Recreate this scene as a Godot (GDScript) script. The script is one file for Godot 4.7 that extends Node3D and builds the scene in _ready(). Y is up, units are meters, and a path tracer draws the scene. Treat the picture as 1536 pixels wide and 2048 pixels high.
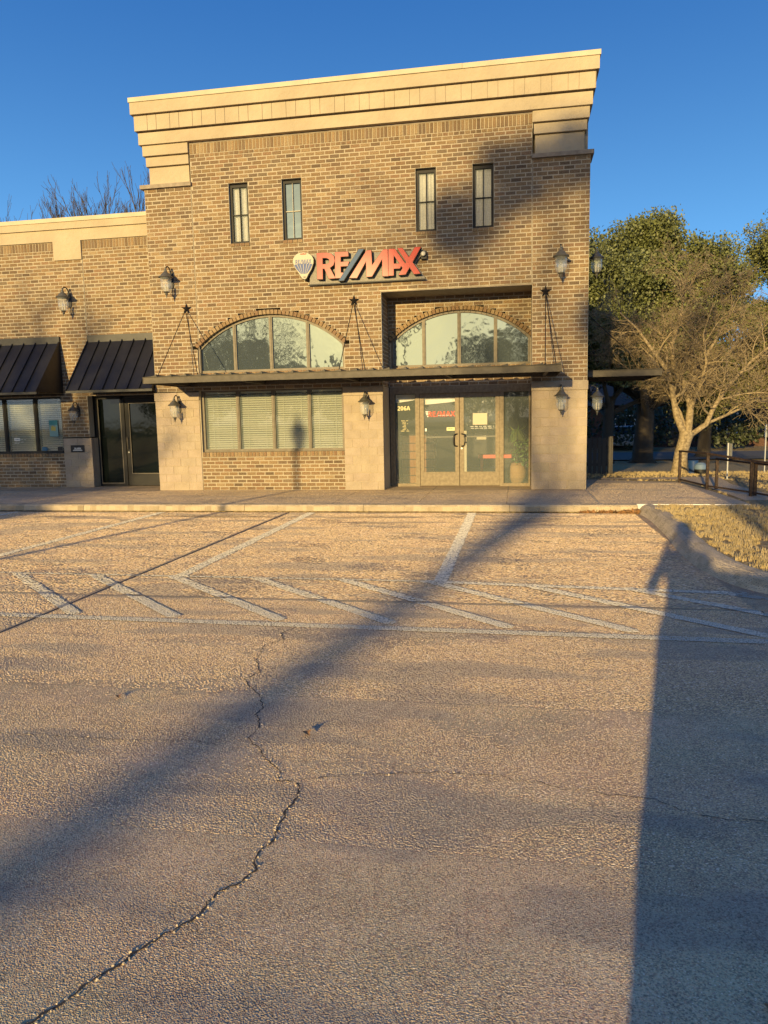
extends Node3D
# A two-storey brick storefront with a low wing at its left, seen across a concrete parking lot in low evening sun.
# X runs right along the facade, Y up, Z out of the facade towards the lot; lot level is y = 0, pavement y = 0.13.

const W := -0.85          # plane of the low wing's wall
const SW := 0.13          # pavement level
const RZ := -0.8          # back plane of the entrance recess
const CAM := Vector3(-1.359, 1.5355, 14.8515)
const SUN_AZ := 11.6
const SUN_ALT := 8.6

var rng := RandomNumberGenerator.new()
var M := {}
var taken := {}
var lown := FastNoiseLite.new()
var bricks_main := []
var bricks_wing := []

class MB:
	var v := PackedVector3Array()
	var n := PackedVector3Array()
	var c := PackedColorArray()
	var uv := PackedVector2Array()
	var col := Color(1, 1, 1)
	func quadn(a, b, cc, d, na, nb, nc, nd) -> void:
		v.append(a); v.append(d); v.append(cc); v.append(a); v.append(cc); v.append(b)
		n.append(na); n.append(nd); n.append(nc); n.append(na); n.append(nc); n.append(nb)
		for i in 6: c.append(col)
	func quad(a: Vector3, b: Vector3, cc: Vector3, d: Vector3) -> void:
		var m := (b - a).cross(d - a)
		if m.length_squared() < 1e-14: m = (cc - b).cross(d - b)
		m = m.normalized()
		quadn(a, b, cc, d, m, m, m, m)
	func tri(a: Vector3, b: Vector3, cc: Vector3) -> void:
		var m := (b - a).cross(cc - a).normalized()
		v.append(a); v.append(cc); v.append(b)
		for i in 3:
			n.append(m); c.append(col)
	func box(p: Vector3, s: Vector3, t := Basis()) -> void:
		var ax := [t.x * s.x * 0.5, t.y * s.y * 0.5, t.z * s.z * 0.5]
		for k in 3:
			var h: Vector3 = ax[k]
			var u: Vector3 = ax[(k + 1) % 3]
			var w: Vector3 = ax[(k + 2) % 3]
			quad(p + h - u - w, p + h + u - w, p + h + u + w, p + h - u + w)
			quad(p - h - w - u, p - h + w - u, p - h + w + u, p - h - w + u)
	func span(x0, x1, y0, y1, z0, z1) -> void:
		box(Vector3((x0 + x1) / 2.0, (y0 + y1) / 2.0, (z0 + z1) / 2.0), Vector3(x1 - x0, y1 - y0, z1 - z0))
	# a brick or block: front edges chamfered, no back
	func brick(t: Transform3D, s: Vector3, b: float) -> void:
		var x := s.x / 2.0; var y := s.y / 2.0; var z := s.z
		var f := [Vector3(-x + b, -y + b, 0), Vector3(x - b, -y + b, 0), Vector3(x - b, y - b, 0), Vector3(-x + b, y - b, 0)]
		var e := [Vector3(-x, -y, -b), Vector3(x, -y, -b), Vector3(x, y, -b), Vector3(-x, y, -b)]
		for i in 4:
			f[i] = t * f[i]
		var g := []
		for i in 4:
			g.append(t * Vector3(e[i].x, e[i].y, -z)); e[i] = t * e[i]
		quad(f[0], f[1], f[2], f[3])
		for i in 4:
			var j := (i + 1) % 4
			quad(e[i], e[j], f[j], f[i])
			quad(g[i], g[j], e[j], e[i])
	func tube(p: Array, r: Array, sides: int, cap := false) -> void:
		var rings := []
		var norms := []
		var up := Vector3(0.13, 0.2, 0.97).normalized()
		for i in p.size():
			var d: Vector3 = (p[mini(i + 1, p.size() - 1)] - p[maxi(i - 1, 0)]).normalized()
			var a := d.cross(up)
			if a.length() < 0.05: a = d.cross(Vector3.RIGHT)
			a = a.normalized()
			var b := d.cross(a)
			var ring := PackedVector3Array(); var nn := PackedVector3Array()
			for k in sides:
				var o: Vector3 = a * cos(TAU * k / sides) + b * sin(TAU * k / sides)
				ring.append(p[i] + o * r[i]); nn.append(o)
			rings.append(ring); norms.append(nn)
		for i in p.size() - 1:
			for k in sides:
				var j := (k + 1) % sides
				quadn(rings[i][k], rings[i][j], rings[i + 1][j], rings[i + 1][k], norms[i][k], norms[i][j], norms[i + 1][j], norms[i + 1][k])
		if cap:
			for e in [0, p.size() - 1]:
				for k in sides: tri(p[e], rings[e][k], rings[e][(k + 1) % sides])
	# profile: [radius, height] pairs from bottom to top, round the y axis of t
	func lathe(prof: Array, sides: int, t := Transform3D()) -> void:
		for i in prof.size() - 1:
			var r0: float = prof[i][0]; var y0: float = prof[i][1]; var r1: float = prof[i + 1][0]; var y1: float = prof[i + 1][1]
			var sl := Vector2(y1 - y0, r0 - r1).normalized()
			for k in sides:
				var a0 := TAU * k / sides; var a1 := TAU * (k + 1) / sides
				var d0 := Vector3(sin(a0), 0, cos(a0)); var d1 := Vector3(sin(a1), 0, cos(a1))
				var n0 := t.basis * (d0 * sl.x + Vector3.UP * sl.y); var n1 := t.basis * (d1 * sl.x + Vector3.UP * sl.y)
				quadn(t * (d0 * r0 + Vector3.UP * y0), t * (d1 * r0 + Vector3.UP * y0), t * (d1 * r1 + Vector3.UP * y1), t * (d0 * r1 + Vector3.UP * y1), n0, n1, n1, n0)
	# flat polygon (x, y) pulled from z0 to z1
	func prism(poly: PackedVector2Array, z0: float, z1: float, t := Transform3D()) -> void:
		var pp := poly
		if Geometry2D.is_polygon_clockwise(pp):
			pp = poly.duplicate(); pp.reverse()
		var ids := Geometry2D.triangulate_polygon(pp)
		for i in range(0, ids.size(), 3):
			var a := pp[ids[i]]; var b := pp[ids[i + 1]]; var d := pp[ids[i + 2]]
			if (b - a).cross(d - a) < 0:
				var s := b; b = d; d = s
			tri(t * Vector3(a.x, a.y, z1), t * Vector3(b.x, b.y, z1), t * Vector3(d.x, d.y, z1))
			tri(t * Vector3(a.x, a.y, z0), t * Vector3(d.x, d.y, z0), t * Vector3(b.x, b.y, z0))
		for i in pp.size():
			var a := pp[i]; var b := pp[(i + 1) % pp.size()]
			quad(t * Vector3(a.x, a.y, z0), t * Vector3(b.x, b.y, z0), t * Vector3(b.x, b.y, z1), t * Vector3(a.x, a.y, z1))
	func mesh(m: Material) -> ArrayMesh:
		var arr := []
		arr.resize(Mesh.ARRAY_MAX)
		arr[Mesh.ARRAY_VERTEX] = v; arr[Mesh.ARRAY_NORMAL] = n; arr[Mesh.ARRAY_COLOR] = c
		if uv.size() == v.size() and uv.size() > 0: arr[Mesh.ARRAY_TEX_UV] = uv
		var am := ArrayMesh.new()
		if v.size() > 0:
			am.add_surface_from_arrays(Mesh.PRIMITIVE_TRIANGLES, arr)
			am.surface_set_material(0, m)
		return am

# ---------------------------------------------------------------- helpers
func lin(r, g, b) -> Color:
	return Color(r, g, b).linear_to_srgb()

func numbered(called: String) -> String:
	taken[called] = taken.get(called, -1) + 1
	return called if taken[called] == 0 else "%s_%03d" % [called, taken[called]]

func put(called: String, mb, m: Material, parent: Node = null) -> MeshInstance3D:
	var o := MeshInstance3D.new()
	o.mesh = mb.mesh(m) if mb is MB else mb
	if not mb is MB and m: o.material_override = m
	if parent == null:
		o.name = numbered(called); add_child(o)
	else:
		o.name = called; parent.add_child(o, true)
	return o

func tag(o: Node, label: String, category: String, group := "", kind := "") -> Node:
	if label: o.set_meta("label", label)
	if category: o.set_meta("category", category)
	if group: o.set_meta("group", group)
	if kind: o.set_meta("kind", kind)
	return o

func thing(called: String, label: String, category: String, at := Vector3.ZERO, group := "", turn := 0.0) -> Node3D:
	var o := Node3D.new()
	o.name = numbered(called); add_child(o); o.position = at; o.rotation.y = turn
	tag(o, label, category, group)
	return o

func structure(called: String) -> Node3D:
	var o := Node3D.new()
	o.name = numbered(called); add_child(o); o.set_meta("kind", "structure")
	return o

func noise_tex(freq: float, lo: Color, hi: Color, size := 512, kind := FastNoiseLite.TYPE_SIMPLEX_SMOOTH, octaves := 4, sd := 1, mid = null) -> NoiseTexture2D:
	var f := FastNoiseLite.new()
	f.noise_type = kind; f.frequency = freq; f.fractal_octaves = octaves; f.seed = sd
	var t := NoiseTexture2D.new()
	t.width = size; t.height = size; t.seamless = true; t.noise = f
	var g := Gradient.new()
	g.set_color(0, lo); g.set_color(1, hi)
	if mid: g.add_point(0.5, mid)
	t.color_ramp = g
	return t

func bump_tex(freq: float, strength: float, size := 512, octaves := 4, sd := 2) -> NoiseTexture2D:
	var f := FastNoiseLite.new()
	f.noise_type = FastNoiseLite.TYPE_SIMPLEX_SMOOTH; f.frequency = freq; f.fractal_octaves = octaves; f.seed = sd
	var t := NoiseTexture2D.new()
	t.width = size; t.height = size; t.seamless = true; t.noise = f; t.as_normal_map = true; t.bump_strength = strength
	return t

func mat(c: Color, rough := 0.8, metal := 0.0, tex = null, sc := 1.0, nrm = null, ns := 1.0, vcol := false) -> StandardMaterial3D:
	var m := StandardMaterial3D.new()
	m.albedo_color = c; m.roughness = rough; m.metallic = metal
	m.vertex_color_use_as_albedo = vcol
	if tex: m.albedo_texture = tex
	if nrm:
		m.normal_enabled = true; m.normal_texture = nrm; m.normal_scale = ns
	if tex or nrm:
		m.uv1_triplanar = true; m.uv1_world_triplanar = true; m.uv1_scale = Vector3.ONE * sc
	return m

func pane_mat(tint: Color, alpha: float) -> StandardMaterial3D:
	var m := StandardMaterial3D.new()
	m.transparency = BaseMaterial3D.TRANSPARENCY_ALPHA
	m.albedo_color = Color(tint.r, tint.g, tint.b, alpha); m.roughness = 0.02; m.metallic_specular = 0.6
	return m

func rv(s := 1.0) -> Vector3:
	return Vector3(rng.randf_range(-s, s), rng.randf_range(-s, s), rng.randf_range(-s, s))

func pts(a: Array) -> PackedVector2Array:
	var p := PackedVector2Array()
	for i in range(0, a.size(), 2): p.append(Vector2(a[i], a[i + 1]))
	return p

func lettering(text: String, at: Vector3, h: float, m: Material, parent: Node, bold := false, called := "lettering", wide := 1.0) -> MeshInstance3D:
	var t := TextMesh.new()
	var f := SystemFont.new()
	f.font_names = PackedStringArray(["Droid Sans"])
	f.font_weight = 700 if bold else 400
	t.font = f; t.text = text; t.font_size = 48; t.pixel_size = h / 36.0; t.depth = 0.002; t.curve_step = 2.0
	t.horizontal_alignment = HORIZONTAL_ALIGNMENT_CENTER
	var o := put(called, t, m, parent)
	o.position = at; o.scale.x = wide
	return o

# a line of print too small to read in the photograph: strokes of letter size in word-like runs
func print_line(at: Vector3, w: float, h: float, m: Material, parent: Node) -> void:
	var b := MB.new()
	var x := -w / 2
	var run := 0
	while x < w / 2:
		var k := h * rng.randf_range(0.18, 0.3)
		if run < 6:
			b.span(x, x + k, -h / 2, h / 2 * rng.randf_range(0.4, 1.0), 0, 0.0012)
			if rng.randf() < 0.6: b.span(x + k, x + k * 2.2, -h * 0.1, h * 0.2, 0, 0.0012)
		x += k * 2.6; run = (run + 1) % 8
	var o := put("print", b, m, parent)
	o.position = at

# ---------------------------------------------------------------- materials
func make_materials() -> void:
	var grey := noise_tex(0.02, Color(0.78, 0.77, 0.75), Color(1, 1, 1))
	var fine := noise_tex(0.11, Color(0.66, 0.65, 0.62), Color(1, 1, 1), 512, FastNoiseLite.TYPE_SIMPLEX_SMOOTH, 3, 4)
	var blot := noise_tex(0.035, Color(0.55, 0.52, 0.5), Color(1, 1, 1), 512, FastNoiseLite.TYPE_SIMPLEX_SMOOTH, 5, 9, Color(0.86, 0.85, 0.83))
	var bump := bump_tex(0.09, 5.0)
	var soft := noise_tex(0.012, Color(0.9, 0.895, 0.885), Color(1, 1, 1), 512, FastNoiseLite.TYPE_SIMPLEX_SMOOTH, 5, 14)
	M.brick = mat(Color(1, 1, 1), 0.92, 0, blot, 2.6, bump, 0.8, true)
	M.mortar = mat(lin(0.60, 0.525, 0.40), 0.95, 0, fine, 1.7, bump, 0.6)
	M.block = mat(Color(1, 1, 1), 0.93, 0, soft, 0.5, bump, 0.4, true)
	M.stucco = mat(lin(0.46, 0.38, 0.26), 0.9, 0, soft, 0.16, bump, 0.2)
	M.coping = mat(lin(0.54, 0.46, 0.325), 0.7, 0.0, soft, 0.2)
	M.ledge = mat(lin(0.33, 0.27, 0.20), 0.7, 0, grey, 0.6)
	M.bronze = mat(lin(0.13, 0.11, 0.085), 0.42, 0.35, grey, 0.8)
	M.frame = mat(lin(0.15, 0.125, 0.09), 0.55, 0.1, grey, 0.8)
	M.door_frame = mat(lin(0.25, 0.20, 0.13), 0.6, 0.1, grey, 1.1)
	M.black_frame = mat(lin(0.014, 0.013, 0.012), 0.7)
	M.trim = mat(lin(0.17, 0.145, 0.11), 0.6, 0.1)
	M.awning = mat(lin(0.028, 0.028, 0.03), 0.42, 0.3, grey, 0.5)
	M.fascia = mat(lin(0.10, 0.085, 0.064), 0.65, 0.1, grey, 0.5)
	M.deck = mat(lin(0.06, 0.05, 0.038), 0.6, 0.1, grey, 0.7)
	M.soffit = mat(lin(0.06, 0.05, 0.04), 0.8)
	M.black = mat(lin(0.012, 0.012, 0.012), 0.5)
	M.iron = mat(lin(0.035, 0.03, 0.027), 0.55, 0.5, fine, 1.0)
	M.lamp_metal = mat(lin(0.17, 0.165, 0.145), 0.5, 0.45, grey, 3.0)
	M.lamp_dark = mat(lin(0.03, 0.03, 0.033), 0.5, 0.5)
	M.lamp_glass = pane_mat(Color(0.85, 0.87, 0.85), 0.16)
	M.candle = mat(lin(0.45, 0.43, 0.37), 0.4)
	# mirror film on the arched lights
	var wavy := bump_tex(0.010, 2.2, 512, 3, 8)
	M.mirror = mat(lin(0.33, 0.41, 0.44), 0.025, 0.85, null, 0.45, wavy, 0.13)
	M.mirror2 = mat(lin(0.19, 0.26, 0.35), 0.06, 0.75, null, 0.45, wavy, 0.15)
	M.pane = pane_mat(Color(0.75, 0.8, 0.76), 0.1)
	M.pane_dark = mat(lin(0.006, 0.009, 0.008), 0.04, 0.0, null, 0.5, wavy, 0.06)
	M.slat = mat(lin(0.42, 0.42, 0.325), 0.6)
	M.drape = mat(lin(0.60, 0.59, 0.58), 0.8, 0, grey, 2.0, bump_tex(0.02, 4.0, 256, 3, 31), 0.9)
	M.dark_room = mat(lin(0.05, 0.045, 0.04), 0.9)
	M.wall_in = mat(lin(0.22, 0.2, 0.17), 0.9)
	M.floor_in = mat(lin(0.16, 0.15, 0.14), 0.5)
	M.white_paint = mat(lin(0.75, 0.72, 0.64), 0.6)
	M.red = mat(lin(0.42, 0.03, 0.028), 0.2)
	M.red.metallic_specular = 0.15
	M.blue = mat(lin(0.03, 0.075, 0.16), 0.6)
	M.sign_dark = mat(lin(0.012, 0.012, 0.014), 0.6)
	M.sign_plate = mat(lin(0.30, 0.28, 0.24), 0.7, 0.0, grey, 2.0)
	M.cream = mat(lin(0.50, 0.45, 0.33), 0.75)
	M.balloon_blue = mat(lin(0.10, 0.13, 0.26), 0.75)
	M.text_white = mat(lin(0.8, 0.78, 0.72), 0.6)
	M.text_cream = mat(lin(0.72, 0.62, 0.34), 0.6)
	M.text_red = mat(lin(0.62, 0.09, 0.05), 0.6)
	M.paint = mat(Color(1, 1, 1), 0.85, 0, fine, 1.3, bump, 0.5, true)
	M.stone = mat(Color(1, 1, 1), 0.9, 0, null, 1.0, null, 1.0, true)
	M.crack = mat(lin(0.055, 0.045, 0.036), 0.95)
	M.crumb = mat(lin(0.52, 0.43, 0.30), 0.95)
	M.kerb = mat(Color(1, 1, 1), 0.92, 0, soft, 0.9, bump, 1.6, true)
	M.grass = mat(Color(1, 1, 1), 0.9, 0, null, 1.0, null, 1.0, true)
	M.grass.backlight_enabled = true; M.grass.backlight = lin(0.12, 0.09, 0.03)
	M.lawn = mat(lin(0.55, 0.43, 0.22), 0.95, 0, noise_tex(0.05, Color(0.5, 0.46, 0.4), Color(1, 1, 1), 512, FastNoiseLite.TYPE_SIMPLEX_SMOOTH, 5, 12), 0.4, bump_tex(0.12, 9.0, 512, 4, 13), 1.0)
	M.road = mat(lin(0.13, 0.125, 0.12), 0.9, 0, fine, 0.4)
	M.bark_pale = mat(lin(0.52, 0.42, 0.27), 0.9, 0, noise_tex(0.03, Color(0.5, 0.48, 0.45), Color(1, 1, 1), 256, FastNoiseLite.TYPE_SIMPLEX_SMOOTH, 4, 6), 1.5, bump, 1.0)
	M.bark_dark = mat(lin(0.085, 0.068, 0.05), 0.95, 0, fine, 1.0, bump, 1.2)
	M.bark_grey = mat(lin(0.12, 0.10, 0.085), 0.95, 0, fine, 1.0)
	M.leaf = mat(Color(1, 1, 1), 0.55, 0, null, 1.0, null, 1.0, true)
	M.leaf.backlight_enabled = true; M.leaf.backlight = lin(0.05, 0.06, 0.012)
	M.fallen = mat(Color(1, 1, 1), 0.8, 0, null, 1, null, 1, true)
	M.rust = mat(lin(0.09, 0.055, 0.035), 0.75, 0.2, noise_tex(0.05, Color(0.35, 0.3, 0.28), Color(1, 1, 1), 256, FastNoiseLite.TYPE_SIMPLEX_SMOOTH, 4, 77), 1.2)
	M.fence_wood = mat(lin(0.10, 0.09, 0.08), 0.9, 0, fine, 0.8)
	M.wicker = mat(lin(0.42, 0.20, 0.07), 0.8, 0, fine, 3.0)
	M.wicker_band = mat(lin(0.07, 0.04, 0.02), 0.8)
	M.clay = mat(lin(0.40, 0.24, 0.10), 0.7, 0, grey, 2.0)
	M.sheet_black = mat(lin(0.008, 0.008, 0.009), 0.25, 0, null, 1.2, bump_tex(0.03, 8.0, 256, 3, 51), 1.0)
	M.bin_blue = mat(lin(0.012, 0.045, 0.16), 0.45)
	M.bin_lid = mat(lin(0.12, 0.18, 0.27), 0.5)
	M.galv = mat(lin(0.42, 0.42, 0.40), 0.4, 0.6)
	M.house_brick = mat(lin(0.14, 0.075, 0.05), 0.9, 0, blot, 0.6)
	M.house_wall = mat(lin(0.28, 0.26, 0.23), 0.9, 0, grey, 0.3)
	M.house_roof = mat(lin(0.07, 0.06, 0.055), 0.9, 0, fine, 0.5)
	M.car_paint = mat(lin(0.05, 0.055, 0.065), 0.3, 0.4)
	M.car_white = mat(lin(0.6, 0.6, 0.6), 0.3)
	M.car_glass = mat(lin(0.01, 0.012, 0.013), 0.05)
	M.rubber = mat(lin(0.015, 0.015, 0.015), 0.8)
	M.skin = mat(lin(0.42, 0.25, 0.17), 0.6)
	M.cloth = mat(lin(0.06, 0.065, 0.09), 0.9)

# exposed-aggregate concrete: pale, brown and dark stones in a cement paste
func make_concrete() -> void:
	var s := 1024
	var a := FastNoiseLite.new(); a.noise_type = FastNoiseLite.TYPE_SIMPLEX_SMOOTH; a.frequency = 0.17; a.fractal_octaves = 2; a.seed = 3
	var b := FastNoiseLite.new(); b.noise_type = FastNoiseLite.TYPE_CELLULAR; b.frequency = 0.30; b.seed = 5; b.cellular_return_type = FastNoiseLite.RETURN_CELL_VALUE; b.fractal_type = FastNoiseLite.FRACTAL_NONE
	var d := FastNoiseLite.new(); d.noise_type = FastNoiseLite.TYPE_SIMPLEX_SMOOTH; d.frequency = 0.012; d.fractal_octaves = 4; d.seed = 7
	var ia := a.get_seamless_image(s, s).get_data()
	var ib := b.get_seamless_image(s, s).get_data()
	var idd := d.get_seamless_image(s, s).get_data()
	var out := PackedByteArray()
	out.resize(s * s * 3)
	for i in s * s:
		var p := ia[i] / 255.0
		var q := ib[i] / 255.0
		var k := 0.91 + 0.2 * (p - 0.5) * 2.0 + 0.12 * (idd[i] / 255.0 - 0.5)
		var r := k; var g := k; var bl := k
		if q > 0.72:
			r += 0.13; g += 0.115; bl += 0.10
		elif q < 0.2:
			r -= 0.13; g -= 0.14; bl -= 0.135
		elif q < 0.36:
			r -= 0.02; g -= 0.09; bl -= 0.10
		out[i * 3] = clampi(int(r * 255), 0, 255); out[i * 3 + 1] = clampi(int(g * 255), 0, 255); out[i * 3 + 2] = clampi(int(bl * 255), 0, 255)
	var im := Image.create_from_data(s, s, false, Image.FORMAT_RGB8, out)
	var m := StandardMaterial3D.new()
	m.albedo_color = Color(1, 1, 1); m.albedo_texture = ImageTexture.create_from_image(im); m.vertex_color_use_as_albedo = true
	m.roughness = 0.88; m.metallic_specular = 0.35
	m.normal_enabled = true; m.normal_texture = bump_tex(0.34, 6.0, 1024, 2, 21); m.normal_scale = 0.5
	m.uv1_scale = Vector3(0.55, 0.55, 1)
	M.concrete = m
	var m2 := m.duplicate()
	m2.normal_texture = bump_tex(0.2, 2.5, 512, 3, 22); m2.uv1_scale = Vector3(0.8, 0.8, 1); m2.normal_scale = 0.7
	M.walk = m2

# a level slab with its own grid of vertex colours and a skirt; hue is a function of the place
func slab(called: String, x0: float, x1: float, z0: float, z1: float, y: float, step: float, m: Material, parent: Node, hue: Callable) -> void:
	var mb := MB.new()
	var nx := maxi(1, int(round((x1 - x0) / step))); var nz := maxi(1, int(round((z1 - z0) / step)))
	var cols := []
	for j in nz + 1:
		var row := PackedColorArray()
		for i in nx + 1: row.append(hue.call(lerpf(x0, x1, float(i) / nx), lerpf(z0, z1, float(j) / nz)))
		cols.append(row)
	for j in nz:
		for i in nx:
			var xa := lerpf(x0, x1, float(i) / nx); var xb := lerpf(x0, x1, float(i + 1) / nx); var za := lerpf(z0, z1, float(j) / nz); var zb := lerpf(z0, z1, float(j + 1) / nz)
			var P := [Vector3(xa, y, zb), Vector3(xb, y, zb), Vector3(xb, y, za), Vector3(xa, y, za)]
			var C := [cols[j + 1][i], cols[j + 1][i + 1], cols[j][i + 1], cols[j][i]]
			for k in [0, 3, 2, 0, 2, 1]:
				mb.v.append(P[k]); mb.n.append(Vector3.UP); mb.c.append(C[k]); mb.uv.append(Vector2(P[k].x, P[k].z))
	put(called, mb, m, parent)
	var sk := MB.new()
	sk.col = Color(0.25, 0.22, 0.18)
	sk.quad(Vector3(x0, y - 0.12, z1), Vector3(x1, y - 0.12, z1), Vector3(x1, y, z1), Vector3(x0, y, z1))
	sk.quad(Vector3(x1, y - 0.12, z0), Vector3(x0, y - 0.12, z0), Vector3(x0, y, z0), Vector3(x1, y, z0))
	sk.quad(Vector3(x0, y - 0.12, z0), Vector3(x0, y - 0.12, z1), Vector3(x0, y, z1), Vector3(x0, y, z0))
	sk.quad(Vector3(x1, y - 0.12, z1), Vector3(x1, y - 0.12, z0), Vector3(x1, y, z0), Vector3(x1, y, z1))
	put("slab_edge", sk, M.kerb, parent)

func lot_hue(x: float, z: float) -> Color:
	var k := 1.0 + 0.20 * lown.get_noise_2d(x * 16.0, z * 40.0) + 0.22 * lown.get_noise_2d(x * 60.0 + 300.0, z * 110.0) + 0.10 * lown.get_noise_2d(x * 300.0, z * 420.0 + 90.0)
	var pink := lown.get_noise_2d(x * 45.0 + 900.0, z * 60.0 + 40.0)
	var c := Color(0.66 * k, 0.505 * k, 0.31 * k)
	c.r *= 1.0 + 0.10 * pink; c.g *= 1.0 - 0.05 * pink
	if z < 8.79: c = Color(c.r * 0.92, c.g * 0.90, c.b * 0.87)
	# damp stains below the kerb
	for s in [[-9.1, 3.35, 0.6, 0.14], [-6.15, 3.3, 1.0, 0.16], [-6.9, 3.25, 0.5, 0.1], [-3.45, 3.3, 0.8, 0.11], [-0.9, 3.6, 0.8, 0.3]]:
		var e := Vector2((x - s[0]) / s[2], (z - s[1]) / s[3]).length() + 0.5 * lown.get_noise_2d(x * 120.0, z * 300.0)
		var f := clampf((1.05 - e) / 0.25, 0, 1) * (0.5 if s[0] < -2 else 0.22)
		c = c.lerp(Color(0.15, 0.12, 0.09), f)
	var st := lown.get_noise_2d(x * 22.0 + 70.0, z * 90.0 - 50.0)
	if st > 0.12: c = c.lerp(Color(0.38, 0.32, 0.25), clampf((st - 0.12) * 3.0, 0, 0.5))
	return c

func walk_hue(x: float, z: float) -> Color:
	var k := 1.0 + 0.22 * lown.get_noise_2d(x * 30.0, z * 70.0) + 0.15 * lown.get_noise_2d(x * 130.0 + 50.0, z * 200.0)
	return Color(0.60 * k, 0.475 * k, 0.31 * k)

# a strip of worn paint made of small cells, the worst-worn cells missing
func worn_strip(called: String, a: Vector2, b: Vector2, w: float, wear: float, parent: Node, tone: float, y := 0.004) -> void:
	var mb := MB.new()
	strips.append([a, b, w / 2, tone, wear, y])
	var L := a.distance_to(b); var d := (b - a) / L; var q := Vector2(-d.y, d.x)
	var nl := int(L / 0.03); var nw := maxi(3, int(w / 0.02))
	for i in nl:
		for j in nw:
			var u0 := L * i / nl; var u1 := L * (i + 1) / nl
			var e0 := w * (float(j) / nw - 0.5); var e1 := w * (float(j + 1) / nw - 0.5)
			var m := a + d * u0 + q * e0
			var nv := lown.get_noise_2d(m.x * 420.0, m.y * 420.0) * 0.7 + lown.get_noise_2d(m.x * 60.0, m.y * 60.0) * 0.6 + rng.randf_range(-0.12, 0.12)
			if nv < wear: continue
			var t := tone * (0.92 + 0.2 * nv)
			mb.col = Color(t, t * 0.91, t * 0.72)
			var A := a + d * u0 + q * e0; var B := a + d * u1 + q * e0; var C := a + d * u1 + q * e1; var D := a + d * u0 + q * e1
			mb.quad(Vector3(A.x, y, A.y), Vector3(D.x, y, D.y), Vector3(C.x, y, C.y), Vector3(B.x, y, B.y))
	put(called, mb, M.paint, parent)

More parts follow.
